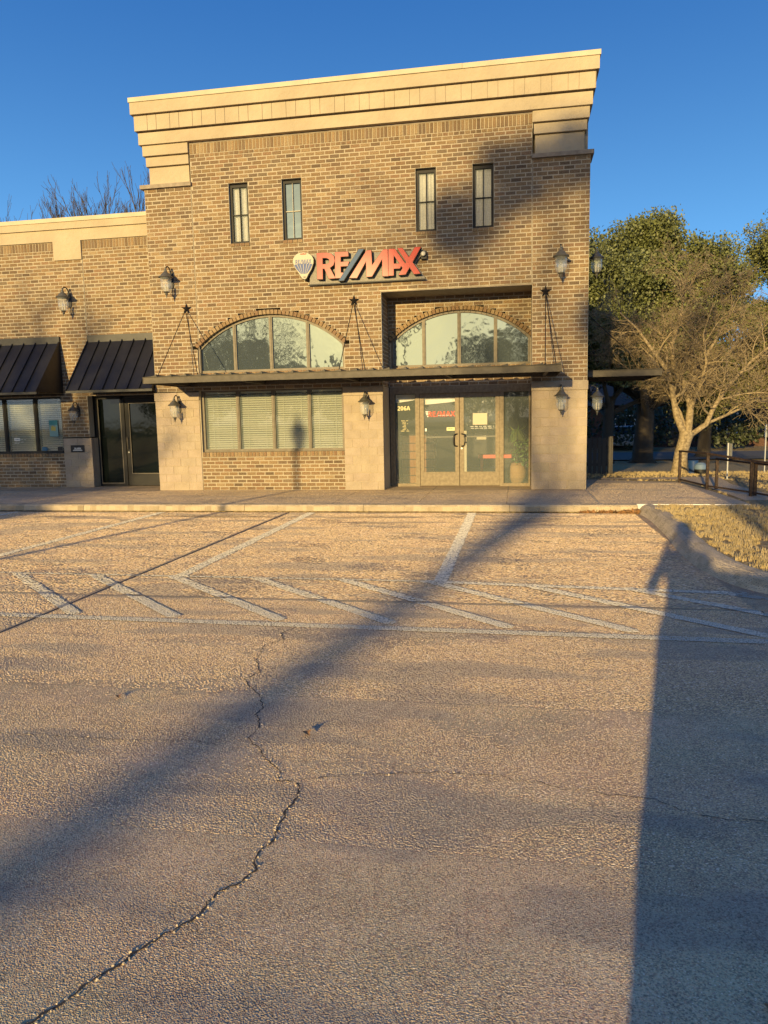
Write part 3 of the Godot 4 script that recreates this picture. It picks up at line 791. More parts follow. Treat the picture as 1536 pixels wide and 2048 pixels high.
func build_entrance(B: Node) -> void:
	var z := RZ
	var fr := MB.new()
	for e in [[-3.99, -3.9], [-3.45, -3.36], [-1.68, -1.6], [-1.09, -1.055]]: fr.span(e[0], e[1], SW, 2.17, z - 0.07, z + 0.03)
	for e in [[-3.9, -3.45], [-3.36, -1.68], [-1.6, -1.09]]: fr.span(e[0], e[1], 2.09, 2.17, z - 0.07, z + 0.03)
	fr.span(-3.99, -1.055, 2.17, 2.238, z - 0.08, z + 0.02)
	for e in [[-3.9, -3.45], [-1.6, -1.09]]: fr.span(e[0], e[1], SW, SW + 0.06, z - 0.07, z + 0.028)
	var F := put("entrance_frame", fr, M.door_frame, B)
	for e in [[-3.9, -3.45], [-1.6, -1.09]]:
		var g := MB.new()
		g.span(e[0], e[1], SW + 0.06, 2.09, z - 0.03, z - 0.024)
		put("sidelight", g, M.pane, F)
	var k := 0
	for e in [[-3.36, -2.522], [-2.518, -1.68]]:
		var d := MB.new()
		d.span(e[0] + 0.004, e[0] + 0.09, SW + 0.01, 2.085, z - 0.045, z + 0.005); d.span(e[1] - 0.09, e[1] - 0.004, SW + 0.01, 2.085, z - 0.045, z + 0.005)
		d.span(e[0] + 0.09, e[1] - 0.09, 1.995, 2.085, z - 0.044, z + 0.004)
		var D := put("door", d, M.door_frame, B)
		var kp := MB.new()
		kp.span(e[0] + 0.09, e[1] - 0.09, SW + 0.01, 0.43, z - 0.044, z + 0.004)
		kp.span(e[0] + 0.09, e[1] - 0.09, 0.42, 0.436, z + 0.004, z + 0.012)
		put("kick_rail", kp, M.door_frame, D)
		var g := MB.new()
		g.span(e[0] + 0.088, e[1] - 0.088, 0.43, 2.0, z - 0.022, z - 0.016)
		put("pane", g, M.pane, D)
		var pb := MB.new()
		pb.span(e[0] + 0.06, e[1] - 0.06, 1.16, 1.185, z - 0.09, z - 0.06)
		put("push_bar", pb, M.frame, D)
		var s := -1.0 if k == 0 else 1.0
		var hx: float = e[1] - 0.045 if k == 0 else e[0] + 0.045
		var h := MB.new()
		var P := []
		for i in 9:
			var a := PI * i / 8.0
			P.append(Vector3(hx + s * (0.075 * pow(sin(a), 0.45)), 1.105 + 0.13 * cos(a), z + 0.02 + 0.05 * pow(sin(a), 0.5)))
		h.tube(P, [0.014, 0.014, 0.014, 0.014, 0.014, 0.014, 0.014, 0.014, 0.014], 8, true)
		put("handle", h, M.black, D)
		if k == 1:
			var lk := MB.new()
			lk.lathe([[0.016, 0.0], [0.016, 0.012], [0.0, 0.012]], 12, Transform3D(Basis(Vector3.RIGHT, PI / 2), Vector3(hx, 0.93, z + 0.005)))
			put("lock", lk, M.galv, D)
		var tz := z - 0.013
		if k == 0:
			lettering("RE/MAX", Vector3(-2.90, 1.655, tz), 0.115, M.text_red, D, true, "lettering", 1.0)
			print_line(Vector3(-2.83, 1.63, tz), 0.28, 0.016, M.text_white, D)
			print_line(Vector3(-2.705, 1.345, tz + 0.001), 0.12, 0.03, M.black, D)
			var st := MB.new()
			st.span(-2.79, -2.62, 1.305, 1.375, tz - 0.003, tz)
			put("yellow_sticker", st, M.text_cream, D)
			var ho := MB.new()
			ho.prism(pts([-2.585, 1.335, -2.55, 1.37, -2.515, 1.335, -2.525, 1.335, -2.525, 1.30, -2.575, 1.30, -2.575, 1.335]), tz - 0.002, tz)
			put("house_sticker", ho, M.text_white, D)
			var bl := MB.new()
			for r in 3: bl.span(-3.235 + 0.008 * r, -3.14 - 0.006 * r, 1.70 - r * 0.03, 1.717 - r * 0.03, tz - 0.002, tz)
			bl.span(-3.2, -3.175, 1.60, 1.62, tz - 0.002, tz)
			put("balloon_sticker", bl, M.text_white, D)
			var ls := MB.new()
			ls.span(-3.25, -3.215, 1.30, 1.36, tz - 0.002, tz)
			put("white_sticker", ls, M.text_white, D)
		else:
			print_line(Vector3(-2.07, 1.385, tz), 0.44, 0.018, M.text_white, D)
			print_line(Vector3(-2.07, 1.347, tz), 0.42, 0.018, M.text_white, D)
		k += 1
	lettering("206A", Vector3(-3.70, 1.79, z - 0.02), 0.09, M.text_cream, F, true)
	var row := 0
	for w in [0.15, 0.1, 0.1, 0.05, 0.1, 0.05, 0.1, 0.18]:
		print_line(Vector3(-3.68, 1.53 - row * 0.031, z - 0.022), w, 0.02, M.text_cream, F)
		row += 1

# ---------------------------------------------------------------- inside the entrance and the front office
func build_inside() -> void:
	var R := structure("interior_floor")
	var f := MB.new()
	f.span(-8.75, -0.2, SW - 0.06, SW - 0.005, -7, -0.2)
	put("floor", f, M.floor_in, R)
	var wl := structure("interior_wall")
	var w := MB.new()
	w.span(-8.9, -0.03, SW, 2.6, -7.2, -7.0); w.span(-8.9, -8.7, SW, 2.6, -7.0, -1.06); w.span(-0.25, -0.03, SW, 2.6, -7.0, -1.06); w.span(-4.3, -4.15, SW, 2.6, -7.0, -1.06)
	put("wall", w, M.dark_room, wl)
	var ce := structure("interior_ceiling")
	var cm := MB.new()
	cm.span(-8.9, -0.03, 2.56, 2.598, -7.0, -1.06); cm.span(-8.9, -4.1, 2.56, 2.6, -1.06, -0.24)
	put("ceiling", cm, M.wall_in, ce)
	# wicker chest of stacked drawers
	var t := thing("wicker_chest", "tall bulging wicker chest with dark bands just inside the left door", "chest", Vector3(-3.5, SW, -1.75))
	for i in 6:
		var b := MB.new()
		for k in 16:
			var xa := -0.37 + 0.74 * k / 16.0; var xb := xa + 0.74 / 16.0
			var d := 0.22 + (0.012 if k % 2 else 0.0)
			var r0 := 0.02 * absf(i - 2.5)
			b.span(xa * (1 - r0), xb * (1 - r0) - 0.003, 0.18 * i + 0.01, 0.18 * i + 0.168, -0.22, d)
		put("wicker_tier", b, M.wicker, t)
		var bd := MB.new()
		bd.span(-0.385, 0.385, 0.18 * i + 0.168, 0.18 * i + 0.19, -0.22, 0.25)
		put("band", bd, M.wicker_band, t)
	# palm and shrub in a clay pot
	var pl := thing("potted_plant", "leafy green palm in a clay pot behind the right sidelight", "plant", Vector3(-1.33, SW, -1.55))
	var pot := MB.new()
	pot.lathe([[0.11, 0.0], [0.19, 0.12], [0.21, 0.25], [0.17, 0.38], [0.13, 0.42], [0.15, 0.44], [0.13, 0.44], [0.11, 0.40], [0.0, 0.39]], 20)
	put("pot", pot, M.clay, pl)
	var lv := MB.new()
	for i in 26:
		var a := rng.randf() * TAU; var base := Vector3(0, 0.95, 0)
		var out := Vector3(cos(a), 0, sin(a)) * rng.randf_range(0.14, 0.34)
		var tip := base + out + Vector3(0, rng.randf_range(-0.1, 0.35), 0)
		var mid := base + out * 0.5 + Vector3(0, 0.22, 0)
		lv.col = Color(0.07, 0.14, 0.03).lerp(Color(0.16, 0.2, 0.05), rng.randf())
		var sd := Vector3(-sin(a), 0, cos(a)) * 0.018
		lv.quad(base, mid - sd, tip, mid + sd)
	for i in 160:
		var p := Vector3(0.08, 0.62, 0) + rv(1.0) * Vector3(0.17, 0.3, 0.16)
		lv.col = Color(0.05, 0.12, 0.025).lerp(Color(0.12, 0.2, 0.05), rng.randf())
		var q := Basis(rv().normalized(), rng.randf() * TAU)
		lv.quad(p, p + q * Vector3(0.02, 0.03, 0), p + q * Vector3(0, 0.075, 0), p + q * Vector3(-0.02, 0.03, 0))
	put("leaves", lv, M.leaf, pl).set_meta("kind", "stuff")
	var stm := MB.new()
	stm.tube([Vector3(0, 0.38, 0), Vector3(0.01, 0.7, 0.01), Vector3(0, 0.97, 0)], [0.02, 0.017, 0.012], 6)
	put("stem", stm, M.bark_dark, pl)
	# black sheet, notice, red bench, cream stand
	var sh := MB.new()
	for i in 8:
		for j in 5:
			var g := func(a, b): return Vector3(-2.43 + 0.76 * a / 8.0, 1.3 + 0.72 * b / 5.0, RZ - 0.16 + 0.035 * sin(a * 1.7 + b * 2.3))
			sh.quad(g.call(i, j), g.call(i + 1, j), g.call(i + 1, j + 1), g.call(i, j + 1))
	tag(put("plastic_sheet", sh, M.sheet_black), "crumpled black plastic sheet hung inside the right door", "sheet")
	var no := MB.new()
	no.span(-2.24, -1.94, 1.42, 1.66, RZ - 0.014, RZ - 0.012)
	tag(put("paper_notice", no, M.cream), "cream paper notice taped to the right glass door", "notice")
	var k := 0
	for e in [[-3.88, -3.47, 1.93, 2.08, "left sidelight"], [-3.27, -2.62, 1.88, 1.99, "left glass door"]]:
		var pb := MB.new()
		pb.prism(pts([e[0], e[3], e[0], e[2] - 0.02, lerpf(e[0], e[1], 0.4), e[2], lerpf(e[0], e[1], 0.7), e[2] + 0.015, e[1], e[2] + 0.035, e[1], e[3]]), RZ - 0.10, RZ - 0.098)
		tag(put("paper_banner", pb, M.white_paint), "torn white paper strip across the top of the " + e[4], "paper", "paper strips over the entrance glass")
		k += 1
	var be := thing("red_bench", "low red bench in the dim lobby behind the right door", "bench", Vector3(-1.75, SW, -2.6))
	var st := MB.new(); st.span(-0.45, 0.45, 0.5, 0.58, -0.2, 0.2); put("seat", st, M.text_red, be)
	for s in [-0.38, 0.38]:
		var l := MB.new(); l.span(s - 0.03, s + 0.03, 0, 0.5, -0.15, 0.15); put("leg", l, M.text_red, be)
	var sd := thing("display_stand", "cream display stand with a shelf behind the right glass door", "stand", Vector3(-2.2, SW, -1.9))
	var a := MB.new(); a.span(-0.3, -0.24, 0, 1.15, -0.03, 0.03); put("post", a, M.cream, sd)
	var b2 := MB.new(); b2.span(-0.23, 0.35, 0.02, 0.2, -0.1, 0.1); put("base_box", b2, M.cream, sd)
	var b3 := MB.new(); b3.span(-0.06, 0.2, 0.95, 1.1, -0.06, 0.06); put("lamp_shade", b3, M.cream, sd)
	# blinds of the wide window
	var xs := [-7.87, -7.17, -7.09, -6.39, -6.31, -5.61, -5.53, -4.88]
	var nth := ["leftmost pane of", "second pane from the left of", "third pane from the left of", "rightmost pane of"]
	for i in 4: blind("drawn cream slat blind behind the " + nth[i] + " the wide window", xs[i * 2], xs[i * 2 + 1], 0.99, 2.22, -0.2, "blinds in the wide ground floor window")

# ---------------------------------------------------------------- the low wing
func build_wing() -> void:
	var B := thing("brick_wing", "low brick wing with plain stucco parapet at the left of the tall storefront", "building")
	var T := Transform3D(Basis(), Vector3(0, 0, W))
	var mo := MB.new()
	var X0 := -16.2
	lay(bricks_wing, mo, T, X0, -8.93, SW, 5.43, [rect(-15.0, -11.74, 0.835, 2.25), rect(-11.74, -11.02, 0, 1.27), rect(-11.06, -9.3, 0, 2.24), rect(-10.962, -10.95, 2.3, 6), rect(-11.64, -10.955, 5.27, 6)], 0.11)
	for e in [[X0, -11.65], [-10.945, -8.94]]:
		row_upright(bricks_wing, T, e[0], e[1], 5.43, 5.49, 0.105, [0, 1, 6, 3, 2])
		row_upright(bricks_wing, T, e[0], e[1], 5.49, 5.675, 0.074, [0, 1, 6, 3, 2, 9])
		mo.span(e[0], e[1], 5.43, 5.68, W - 0.2, W - 0.009)
	row_upright(bricks_wing, T, -15.0, -11.75, 0.838, 0.93, 0.079, [7, 6, 4, 0, 9], 0.012)
	mo.span(-15.0, -11.74, 0.835, 0.925, W - 0.2, W - 0.006)
	put("mortar", mo, M.mortar, B)
	commit_bricks(bricks_wing, B)
	blocks(B, -11.74, -11.02, SW, 1.27, W + 0.012, 7, 0.36, 0.4, false)
	var ck := MB.new()
	ck.span(-10.965, -10.947, 2.3, 5.3, W - 0.05, W - 0.018)
	put("control_joint", ck, M.ledge, B)
	var c := MB.new()
	c.span(X0, -8.93, 2.3, 6.0, W - 9, W - 0.25); c.span(X0, -15.0, SW, 2.3, W - 9, W - 0.25); c.span(-9.3, -8.93, SW, 2.3, W - 1, W - 0.2)
	c.span(X0, -8.93, SW, 2.3, W - 9, W - 1.6)
	c.span(-11.72, -11.1, SW, 2.3, W - 1.6, W - 0.3)
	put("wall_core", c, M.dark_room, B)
	for b in [[5.68, 5.93, 0.03], [5.9, 5.91, 0.031]]:
		if b[0] > 5.8: continue
		var s := MB.new(); s.span(X0, -8.94, b[0], b[1], W - 0.5, W + b[2]); put("parapet_band", s, M.stucco, B)
	var up := MB.new(); up.span(X0, -8.94, 5.932, 6.08, W - 0.5, W + 0.075); put("parapet_band", up, M.stucco, B)
	var pc := MB.new(); pc.span(-11.64, -10.955, 5.27, 5.679, W - 0.3, W + 0.032); put("pier_cap", pc, M.stucco, B)
	var i := 0
	for e in [[X0, -12.0], [-11.996, -8.94]]:
		var k := MB.new(); k.span(e[0], e[1], 6.082, 6.17, W - 0.6, W + 0.095 + 0.004 * i); put("coping", k, M.coping, B)
		i += 1
	window(B, -15.0, -11.74, 0.93, 2.25, W - 0.1, 0.055, [-14.1, -13.28, -12.47], [], M.black_frame, M.pane, 0.085)
	# dark glazed door and sidelight
	var d := MB.new()
	var z := W - 0.3
	for e in [[-11.06, -10.99], [-10.4, -10.32], [-9.36, -9.3]]: d.span(e[0], e[1], SW, 2.24, z - 0.06, z + 0.03)
	d.span(-10.99, -9.36, 2.16, 2.24, z - 0.06, z + 0.03); d.span(-10.99, -10.4, SW, SW + 0.06, z - 0.06, z + 0.03)
	var F := put("entrance_frame", d, M.black_frame, B)
	var tr := MB.new()
	tr.span(-10.985, -10.965, SW + 0.06, 2.16, z + 0.03, z + 0.036); tr.span(-10.965, -10.4, SW + 0.062, SW + 0.08, z + 0.03, z + 0.036); tr.span(-10.42, -10.404, SW + 0.08, 2.16, z + 0.03, z + 0.036)
	put("bead", tr, M.trim, F)
	var sg := MB.new(); sg.span(-10.99, -10.4, SW + 0.06, 2.16, z - 0.03, z - 0.024); put("sidelight", sg, M.pane_dark, F)
	var dl := MB.new()
	dl.span(-10.315, -10.21, SW + 0.01, 2.155, z - 0.045, z + 0.005); dl.span(-9.46, -9.365, SW + 0.01, 2.155, z - 0.045, z + 0.005)
	dl.span(-10.21, -9.46, 2.06, 2.155, z - 0.044, z + 0.004); dl.span(-10.21, -9.46, SW + 0.01, 0.42, z - 0.044, z + 0.004)
	var D := put("door", dl, M.black_frame, B)
	var bd := MB.new()
	bd.span(-10.21, -10.198, 0.42, 2.06, z + 0.004, z + 0.012); bd.span(-10.198, -9.46, 0.42, 0.432, z + 0.004, z + 0.012); bd.span(-10.198, -9.46, 2.048, 2.06, z + 0.004, z + 0.012)
	put("bead", bd, M.trim, D)
	var g := MB.new(); g.span(-10.215, -9.455, 0.415, 2.065, z - 0.022, z - 0.016); put("pane", g, M.pane_dark, D)
	var h := MB.new(); h.tube([Vector3(-10.265, 1.0, z + 0.01), Vector3(-10.265, 1.0, z + 0.06), Vector3(-10.265, 1.28, z + 0.06), Vector3(-10.265, 1.28, z + 0.01)], [0.012, 0.012, 0.012, 0.012], 8, true); put("handle", h, M.bronze, D)
	var lk := MB.new(); lk.lathe([[0.017, 0.0], [0.017, 0.012], [0.0, 0.012]], 12, Transform3D(Basis(Vector3.RIGHT, PI / 2), Vector3(-10.265, 0.92, z + 0.005))); put("lock", lk, M.galv, D)
	# plaque on the block pier
	var P := thing("door_plaque", "small black plaque with white lettering on the pale block pier", "plaque", Vector3(-11.38, 1.03, W + 0.017))
	var pm := MB.new(); pm.span(-0.17, 0.17, -0.08, 0.08, 0, 0.008); put("plate", pm, M.sign_dark, P)
	print_line(Vector3(0, 0.01, 0.009), 0.15, 0.045, M.text_white, P)
	var ln := MB.new(); ln.span(-0.12, 0.12, -0.045, -0.033, 0.008, 0.0095); ln.span(-0.1, 0.1, -0.02, -0.014, 0.008, 0.0095); put("underline", ln, M.text_white, P)
	# blinds, poster and stickers
	var xs := [-14.9, -14.15, -14.05, -13.33, -13.23, -12.52, -12.42, -11.8]
	var nth := ["leftmost", "second", "third", "rightmost"]
	for q in 4: blind("grey-green slat blind behind the " + nth[q] + " pane of the awning-shaded wing window", xs[q * 2], xs[q * 2 + 1], 0.98, 2.21, W - 0.2, "blinds in the wing window")
	var po := thing("window_poster", "teal poster with a yellow figure in the wing window", "poster", Vector3(-12.03, 1.32, W - 0.085))
	var p0 := MB.new(); p0.span(-0.11, 0.11, 0, 0.38, 0, 0.002); put("sheet", p0, mat(lin(0.16, 0.3, 0.32), 0.6), po)
	var p1 := MB.new(); p1.span(-0.11, 0.11, 0.27, 0.38, 0.002, 0.003); put("band", p1, mat(lin(0.03, 0.22, 0.26), 0.6), po)
	var p2 := MB.new(); p2.prism(pts([-0.07, 0.14, 0.05, 0.13, 0.06, 0.24, 0.02, 0.22, -0.01, 0.26, -0.06, 0.23]), 0.002, 0.003); put("figure", p2, mat(lin(0.45, 0.38, 0.08), 0.6), po)
	var de := thing("window_decal", "white lettering decal on the middle pane of the wing window", "decal", Vector3(-12.95, 1.2, W - 0.085))
	var d0 := MB.new(); d0.span(-0.13, 0.02, 0.03, 0.1, 0, 0.002); put("label", d0, M.text_white, de)
	print_line(Vector3(-0.055, 0.065, 0.003), 0.1, 0.03, M.blue, de)
	print_line(Vector3(0.1, 0.06, 0.001), 0.14, 0.02, M.text_white, de)
	print_line(Vector3(0.0, 0.005, 0.001), 0.24, 0.016, M.text_white, de)
	print_line(Vector3(-0.07, -0.03, 0.001), 0.12, 0.016, M.text_white, de)
	var ws := thing("window_sticker", "dark sticker in the lower right corner of the wing window", "sticker", Vector3(-11.95, 0.99, W - 0.085))
	var w0 := MB.new(); w0.span(-0.01, 0.12, 0, 0.085, 0, 0.002); put("label", w0, M.sign_dark, ws)
	var wb := thing("window_sticker", "blue sticker in the lower left of the right wing pane", "sticker", Vector3(-12.3, 0.99, W - 0.085))
	var w1 := MB.new(); w1.prism(pts([-0.08, 0.0, 0.05, 0.0, 0.09, 0.04, 0.04, 0.09, -0.06, 0.09]), 0, 0.002); put("label", w1, mat(lin(0.03, 0.12, 0.22), 0.6), wb)
	# awnings
	awning("black standing-seam metal awning over the wing's window", -15.2, -11.65, true)
	awning("black standing-seam metal awning over the wing's dark door", -10.93, -8.94, false)

func awning(label: String, x0: float, x1: float, closed: bool) -> void:
	var t := thing("metal_awning", label, "awning", Vector3((x0 + x1) / 2, 2.31, W), "metal awnings on the wing")
	var a := (x1 - x0) / 2.0
	var top := Vector3(0, 1.14, 0.03); var bot := Vector3(0, 0.0, 1.0)
	var dir := (bot - top).normalized(); var nrm := dir.cross(Vector3.RIGHT).normalized() * -1.0
	if nrm.z < 0: nrm = -nrm
	var bs := Basis(Vector3.RIGHT, nrm.cross(Vector3.RIGHT), nrm).orthonormalized()
	var L := top.distance_to(bot)
	var n := int(round((x1 - x0) / 0.29))
	for i in n:
		var xa := -a + 2 * a * i / n; var xb := -a + 2 * a * (i + 1) / n
		var p := MB.new(); p.box((top + bot) / 2 + Vector3((xa + xb) / 2, 0, 0), Vector3(xb - xa - 0.004, L, 0.012), bs); put("panel", p, M.awning, t)
	for i in n + 1:
		var s := MB.new(); s.box((top + bot) / 2 + Vector3(-a + 2 * a * i / n, 0, 0) + nrm * 0.02, Vector3(0.02, L, 0.035), bs); put("seam", s, M.awning, t)
	var f := MB.new(); f.span(-a - 0.01, a + 0.01, 1.12, 1.28, 0.0, 0.05); put("flashing", f, M.awning, t)
	var e := MB.new(); e.span(-a - 0.01, a + 0.01, -0.05, 0.0, 0.96, 1.012); put("drip_edge", e, M.awning, t)
	for s in [-1.0, 1.0]:
		var c := MB.new(); c.prism(pts([0.0, 0.0, 0.98, 0.0, 0.04, 1.12, 0.0, 1.12]), -0.006, 0.006, Transform3D(Basis(Vector3(0, 0, 1), Vector3.UP, Vector3(-1, 0, 0)), Vector3(s * (a - 0.008), 0, 0)))
		put("end_panel", c, M.awning, t)
	var u := MB.new(); u.span(-a, a, -0.045, -0.02, 0.0, 0.05); put("wall_bar", u, M.awning, t)

# ---------------------------------------------------------------- canopies with star anchors and tie rods
func build_canopies() -> void:
	var t := thing("steel_canopy", "long flat bronze steel canopy with star anchors and tie rods", "canopy", Vector3(-4.5, 2.335, 0))
	var x0 := -8.44 + 4.5; var x1 := -0.57 + 4.5
	var f := MB.new()
	f.span(x0, x1, 0.012, 0.105, 1.44, 1.45); f.span(x0, x1, 0.0, 0.012, 1.38, 1.452); f.span(x0, x1, 0.105, 0.116, 1.38, 1.452)
	put("fascia", f, M.fascia, t)
	for s in [[x0 - 0.002, x0 + 0.01], [x1 - 0.01, x1 + 0.002]]:
		var e := MB.new(); e.span(s[0], s[1], 0.0, 0.118, 0.0, 1.455); put("end_fascia", e, M.fascia, t)
	var n := 26
	for i in n:
		var xa := lerpf(x0, x1, float(i) / n); var xb := lerpf(x0, x1, float(i + 1) / n)
		var p := MB.new()
		p.prism(pts([xa + 0.002, 0.119, xb - 0.002, 0.119, xb - 0.002, 0.126, xb - 0.02, 0.166, xb - 0.05, 0.150, xb - 0.13, 0.132, xa + 0.002, 0.124]), 0.0, 1.475)
		put("roof_panel", p, M.deck, t)
	for x in [x0 + 0.3, -2.0, 0.0, 1.9, x1 - 0.25]:
		var j := MB.new(); j.span(x - 0.03, x + 0.03, 0.0, 0.1, 0.02, 1.38); put("joist", j, M.soffit, t)
	var so := MB.new(); so.span(x0 + 0.02, x1 - 0.02, 0.108, 0.117, 0.01, 1.379); put("soffit", so, M.soffit, t)
	var wb := MB.new(); wb.span(x0 + 0.011, x1 - 0.011, 0.0, 0.107, 0.005, 0.02); put("wall_angle", wb, M.bronze, t)
	for s in [[-8.13, -8.27, -7.42], [-4.55, -4.62, -4.11], [-0.80, -0.84, -0.65]]:
		star(t, Vector3(s[0] + 4.5, 1.60, 0.02), [Vector3(s[1] + 4.5, 0.13, 1.2), Vector3(s[2] + 4.5, 0.13, 1.2)])
	var u := thing("side_canopy", "smaller bronze steel canopy sticking out round the right corner", "canopy", Vector3(0.0, 2.345, -1.0))
	var g := MB.new(); g.span(0.02, 1.55, 0.0, 0.12, 0.0, 0.012); g.span(1.54, 1.552, 0.0, 0.12, -2.4, 0.0); put("fascia", g, M.fascia, u)
	var d := MB.new(); d.span(0.02, 1.54, 0.1, 0.116, -2.4, 0.0); put("soffit", d, M.soffit, u)
	for i in 5:
		var p := MB.new(); p.span(0.02 + i * 0.306, 0.324 + i * 0.306, 0.121, 0.134, -2.4, 0.03); put("roof_panel", p, M.deck, u)
	for k in 3:
		var j := MB.new(); j.span(0.03, 1.53, 0.0, 0.099, -0.5 - k * 0.8, -0.44 - k * 0.8); put("joist", j, M.soffit, u)
	var rd := MB.new(); rd.tube([Vector3(0.02, 1.45, -0.6), Vector3(1.3, 0.14, -0.25)], [0.009, 0.009], 6); put("tie_rod", rd, M.iron, u)

func star(t: Node, at: Vector3, ends: Array) -> void:
	var s := MB.new()
	var tip := at + Vector3(0, 0, 0.045)
	for k in 10:
		var a0 := PI / 2 + TAU * k / 10.0; var a1 := PI / 2 + TAU * (k + 1) / 10.0
		var r0 := 0.115 if k % 2 == 0 else 0.045; var r1 := 0.045 if k % 2 == 0 else 0.115
		var p0 := at + Vector3(cos(a0) * r0, sin(a0) * r0, 0); var p1 := at + Vector3(cos(a1) * r1, sin(a1) * r1, 0)
		s.tri(p0, p1, tip); s.tri(p1, p0, at)
	put("star_anchor", s, M.iron, t)
	for e in ends:
		var r := MB.new(); r.tube([at + Vector3(0, -0.03, 0.04), e], [0.008, 0.008], 6); put("tie_rod", r, M.iron, t)
		var b := MB.new(); b.lathe([[0.022, -0.02], [0.022, 0.03], [0.0, 0.035]], 8, Transform3D(Basis(), e)); put("rod_foot", b, M.iron, t)

# ---------------------------------------------------------------- wall lanterns
func lantern(label: String, at: Vector3, h: float, turn: float, group: String) -> void:
	# at: wall point level with the middle of the lamp; h: overall height
	var t := thing("wall_lantern", label, "lantern", at, group, turn)
	var k := h / 0.66
	var zc := 0.25 * k
	var T := Transform3D(Basis().scaled(Vector3.ONE * k), Vector3(0, -0.33 * k, zc))
	var bp := MB.new()
	bp.prism(pts([-0.035, -0.14, 0.035, -0.14, 0.06, -0.06, 0.045, 0.0, 0.06, 0.06, 0.03, 0.17, 0.0, 0.21, -0.03, 0.17, -0.06, 0.06, -0.045, 0.0, -0.06, -0.06]), 0.0, 0.022, Transform3D(Basis().scaled(Vector3.ONE * k), Vector3(0, 0.04 * k, 0)))
	put("back_plate", bp, M.lamp_dark, t)
	var ar := MB.new()
	var P := []; var Q := []
	for i in 11:
		var a := PI * i / 10.0
		P.append(Vector3(0, (0.20 + 0.12 * sin(a)) * k - (0.1 * k if i == 0 else 0.0), 0.02 + (zc - 0.02) * (0.5 - 0.5 * cos(a)))); Q.append(0.013 * k)
	ar.tube(P, Q, 8)
	put("arm", ar, M.lamp_dark, t)
	var cap := MB.new()
	cap.lathe([[0.142, 0.405], [0.15, 0.415], [0.14, 0.43], [0.105, 0.45], [0.075, 0.49], [0.045, 0.515], [0.03, 0.535], [0.032, 0.55], [0.02, 0.57], [0.02, 0.60], [0.0, 0.605]], 18, T)
	put("cap", cap, M.lamp_metal, t)
	var gl := MB.new()
	gl.lathe([[0.055, 0.125], [0.09, 0.155], [0.108, 0.21], [0.112, 0.27], [0.106, 0.33], [0.112, 0.375], [0.125, 0.408]], 18, T)
	put("glass", gl, M.lamp_glass, t)
	var ft := MB.new()
	ft.lathe([[0.0, 0.0], [0.008, 0.02], [0.014, 0.032], [0.008, 0.045], [0.022, 0.065], [0.03, 0.08], [0.024, 0.095], [0.05, 0.115], [0.06, 0.13], [0.0, 0.132]], 14, T)
	put("finial", ft, M.lamp_metal, t)
	for i in 3:
		var a := TAU * i / 3.0
		var c := MB.new()
		c.lathe([[0.011, 0.13], [0.011, 0.2], [0.013, 0.205], [0.016, 0.24], [0.004, 0.29], [0.0, 0.29]], 8, T * Transform3D(Basis(), Vector3(sin(a) * 0.035, 0.0, cos(a) * 0.035)))
		put("candle_bulb", c, M.candle, t)

func build_lanterns() -> void:
	var g := "verdigris wall lanterns on the two buildings"
	lantern("lantern high on the left pier of the tall storefront", Vector3(-8.44, 4.46, 0), 0.66, 0, g)
	lantern("lantern on the pale blocks of the left pier", Vector3(-8.41, 1.87, 0.012), 0.58, 0, g)
	lantern("lantern on the block pier between wide window and entrance", Vector3(-4.34, 1.85, 0.012), 0.58, 0, g)
	lantern("lantern high on the right pier, facing the lot", Vector3(-0.53, 4.43, 0), 0.68, 0, g)
	lantern("lantern on the pale blocks of the right pier", Vector3(-0.50, 1.87, 0.012), 0.6, 0, g)
	lantern("lantern high on the side wall round the right corner", Vector3(0.0, 4.62, -1.0), 0.64, PI / 2, g)
	lantern("lantern under the side canopy round the right corner", Vector3(0.012, 1.86, -0.45), 0.6, PI / 2, g)
	lantern("lantern high on the wing beside the upright joint", Vector3(-11.34, 4.33, W), 0.67, 0, g)
	lantern("lantern on the wing between window and dark door", Vector3(-11.31, 1.84, W), 0.53, 0, g)

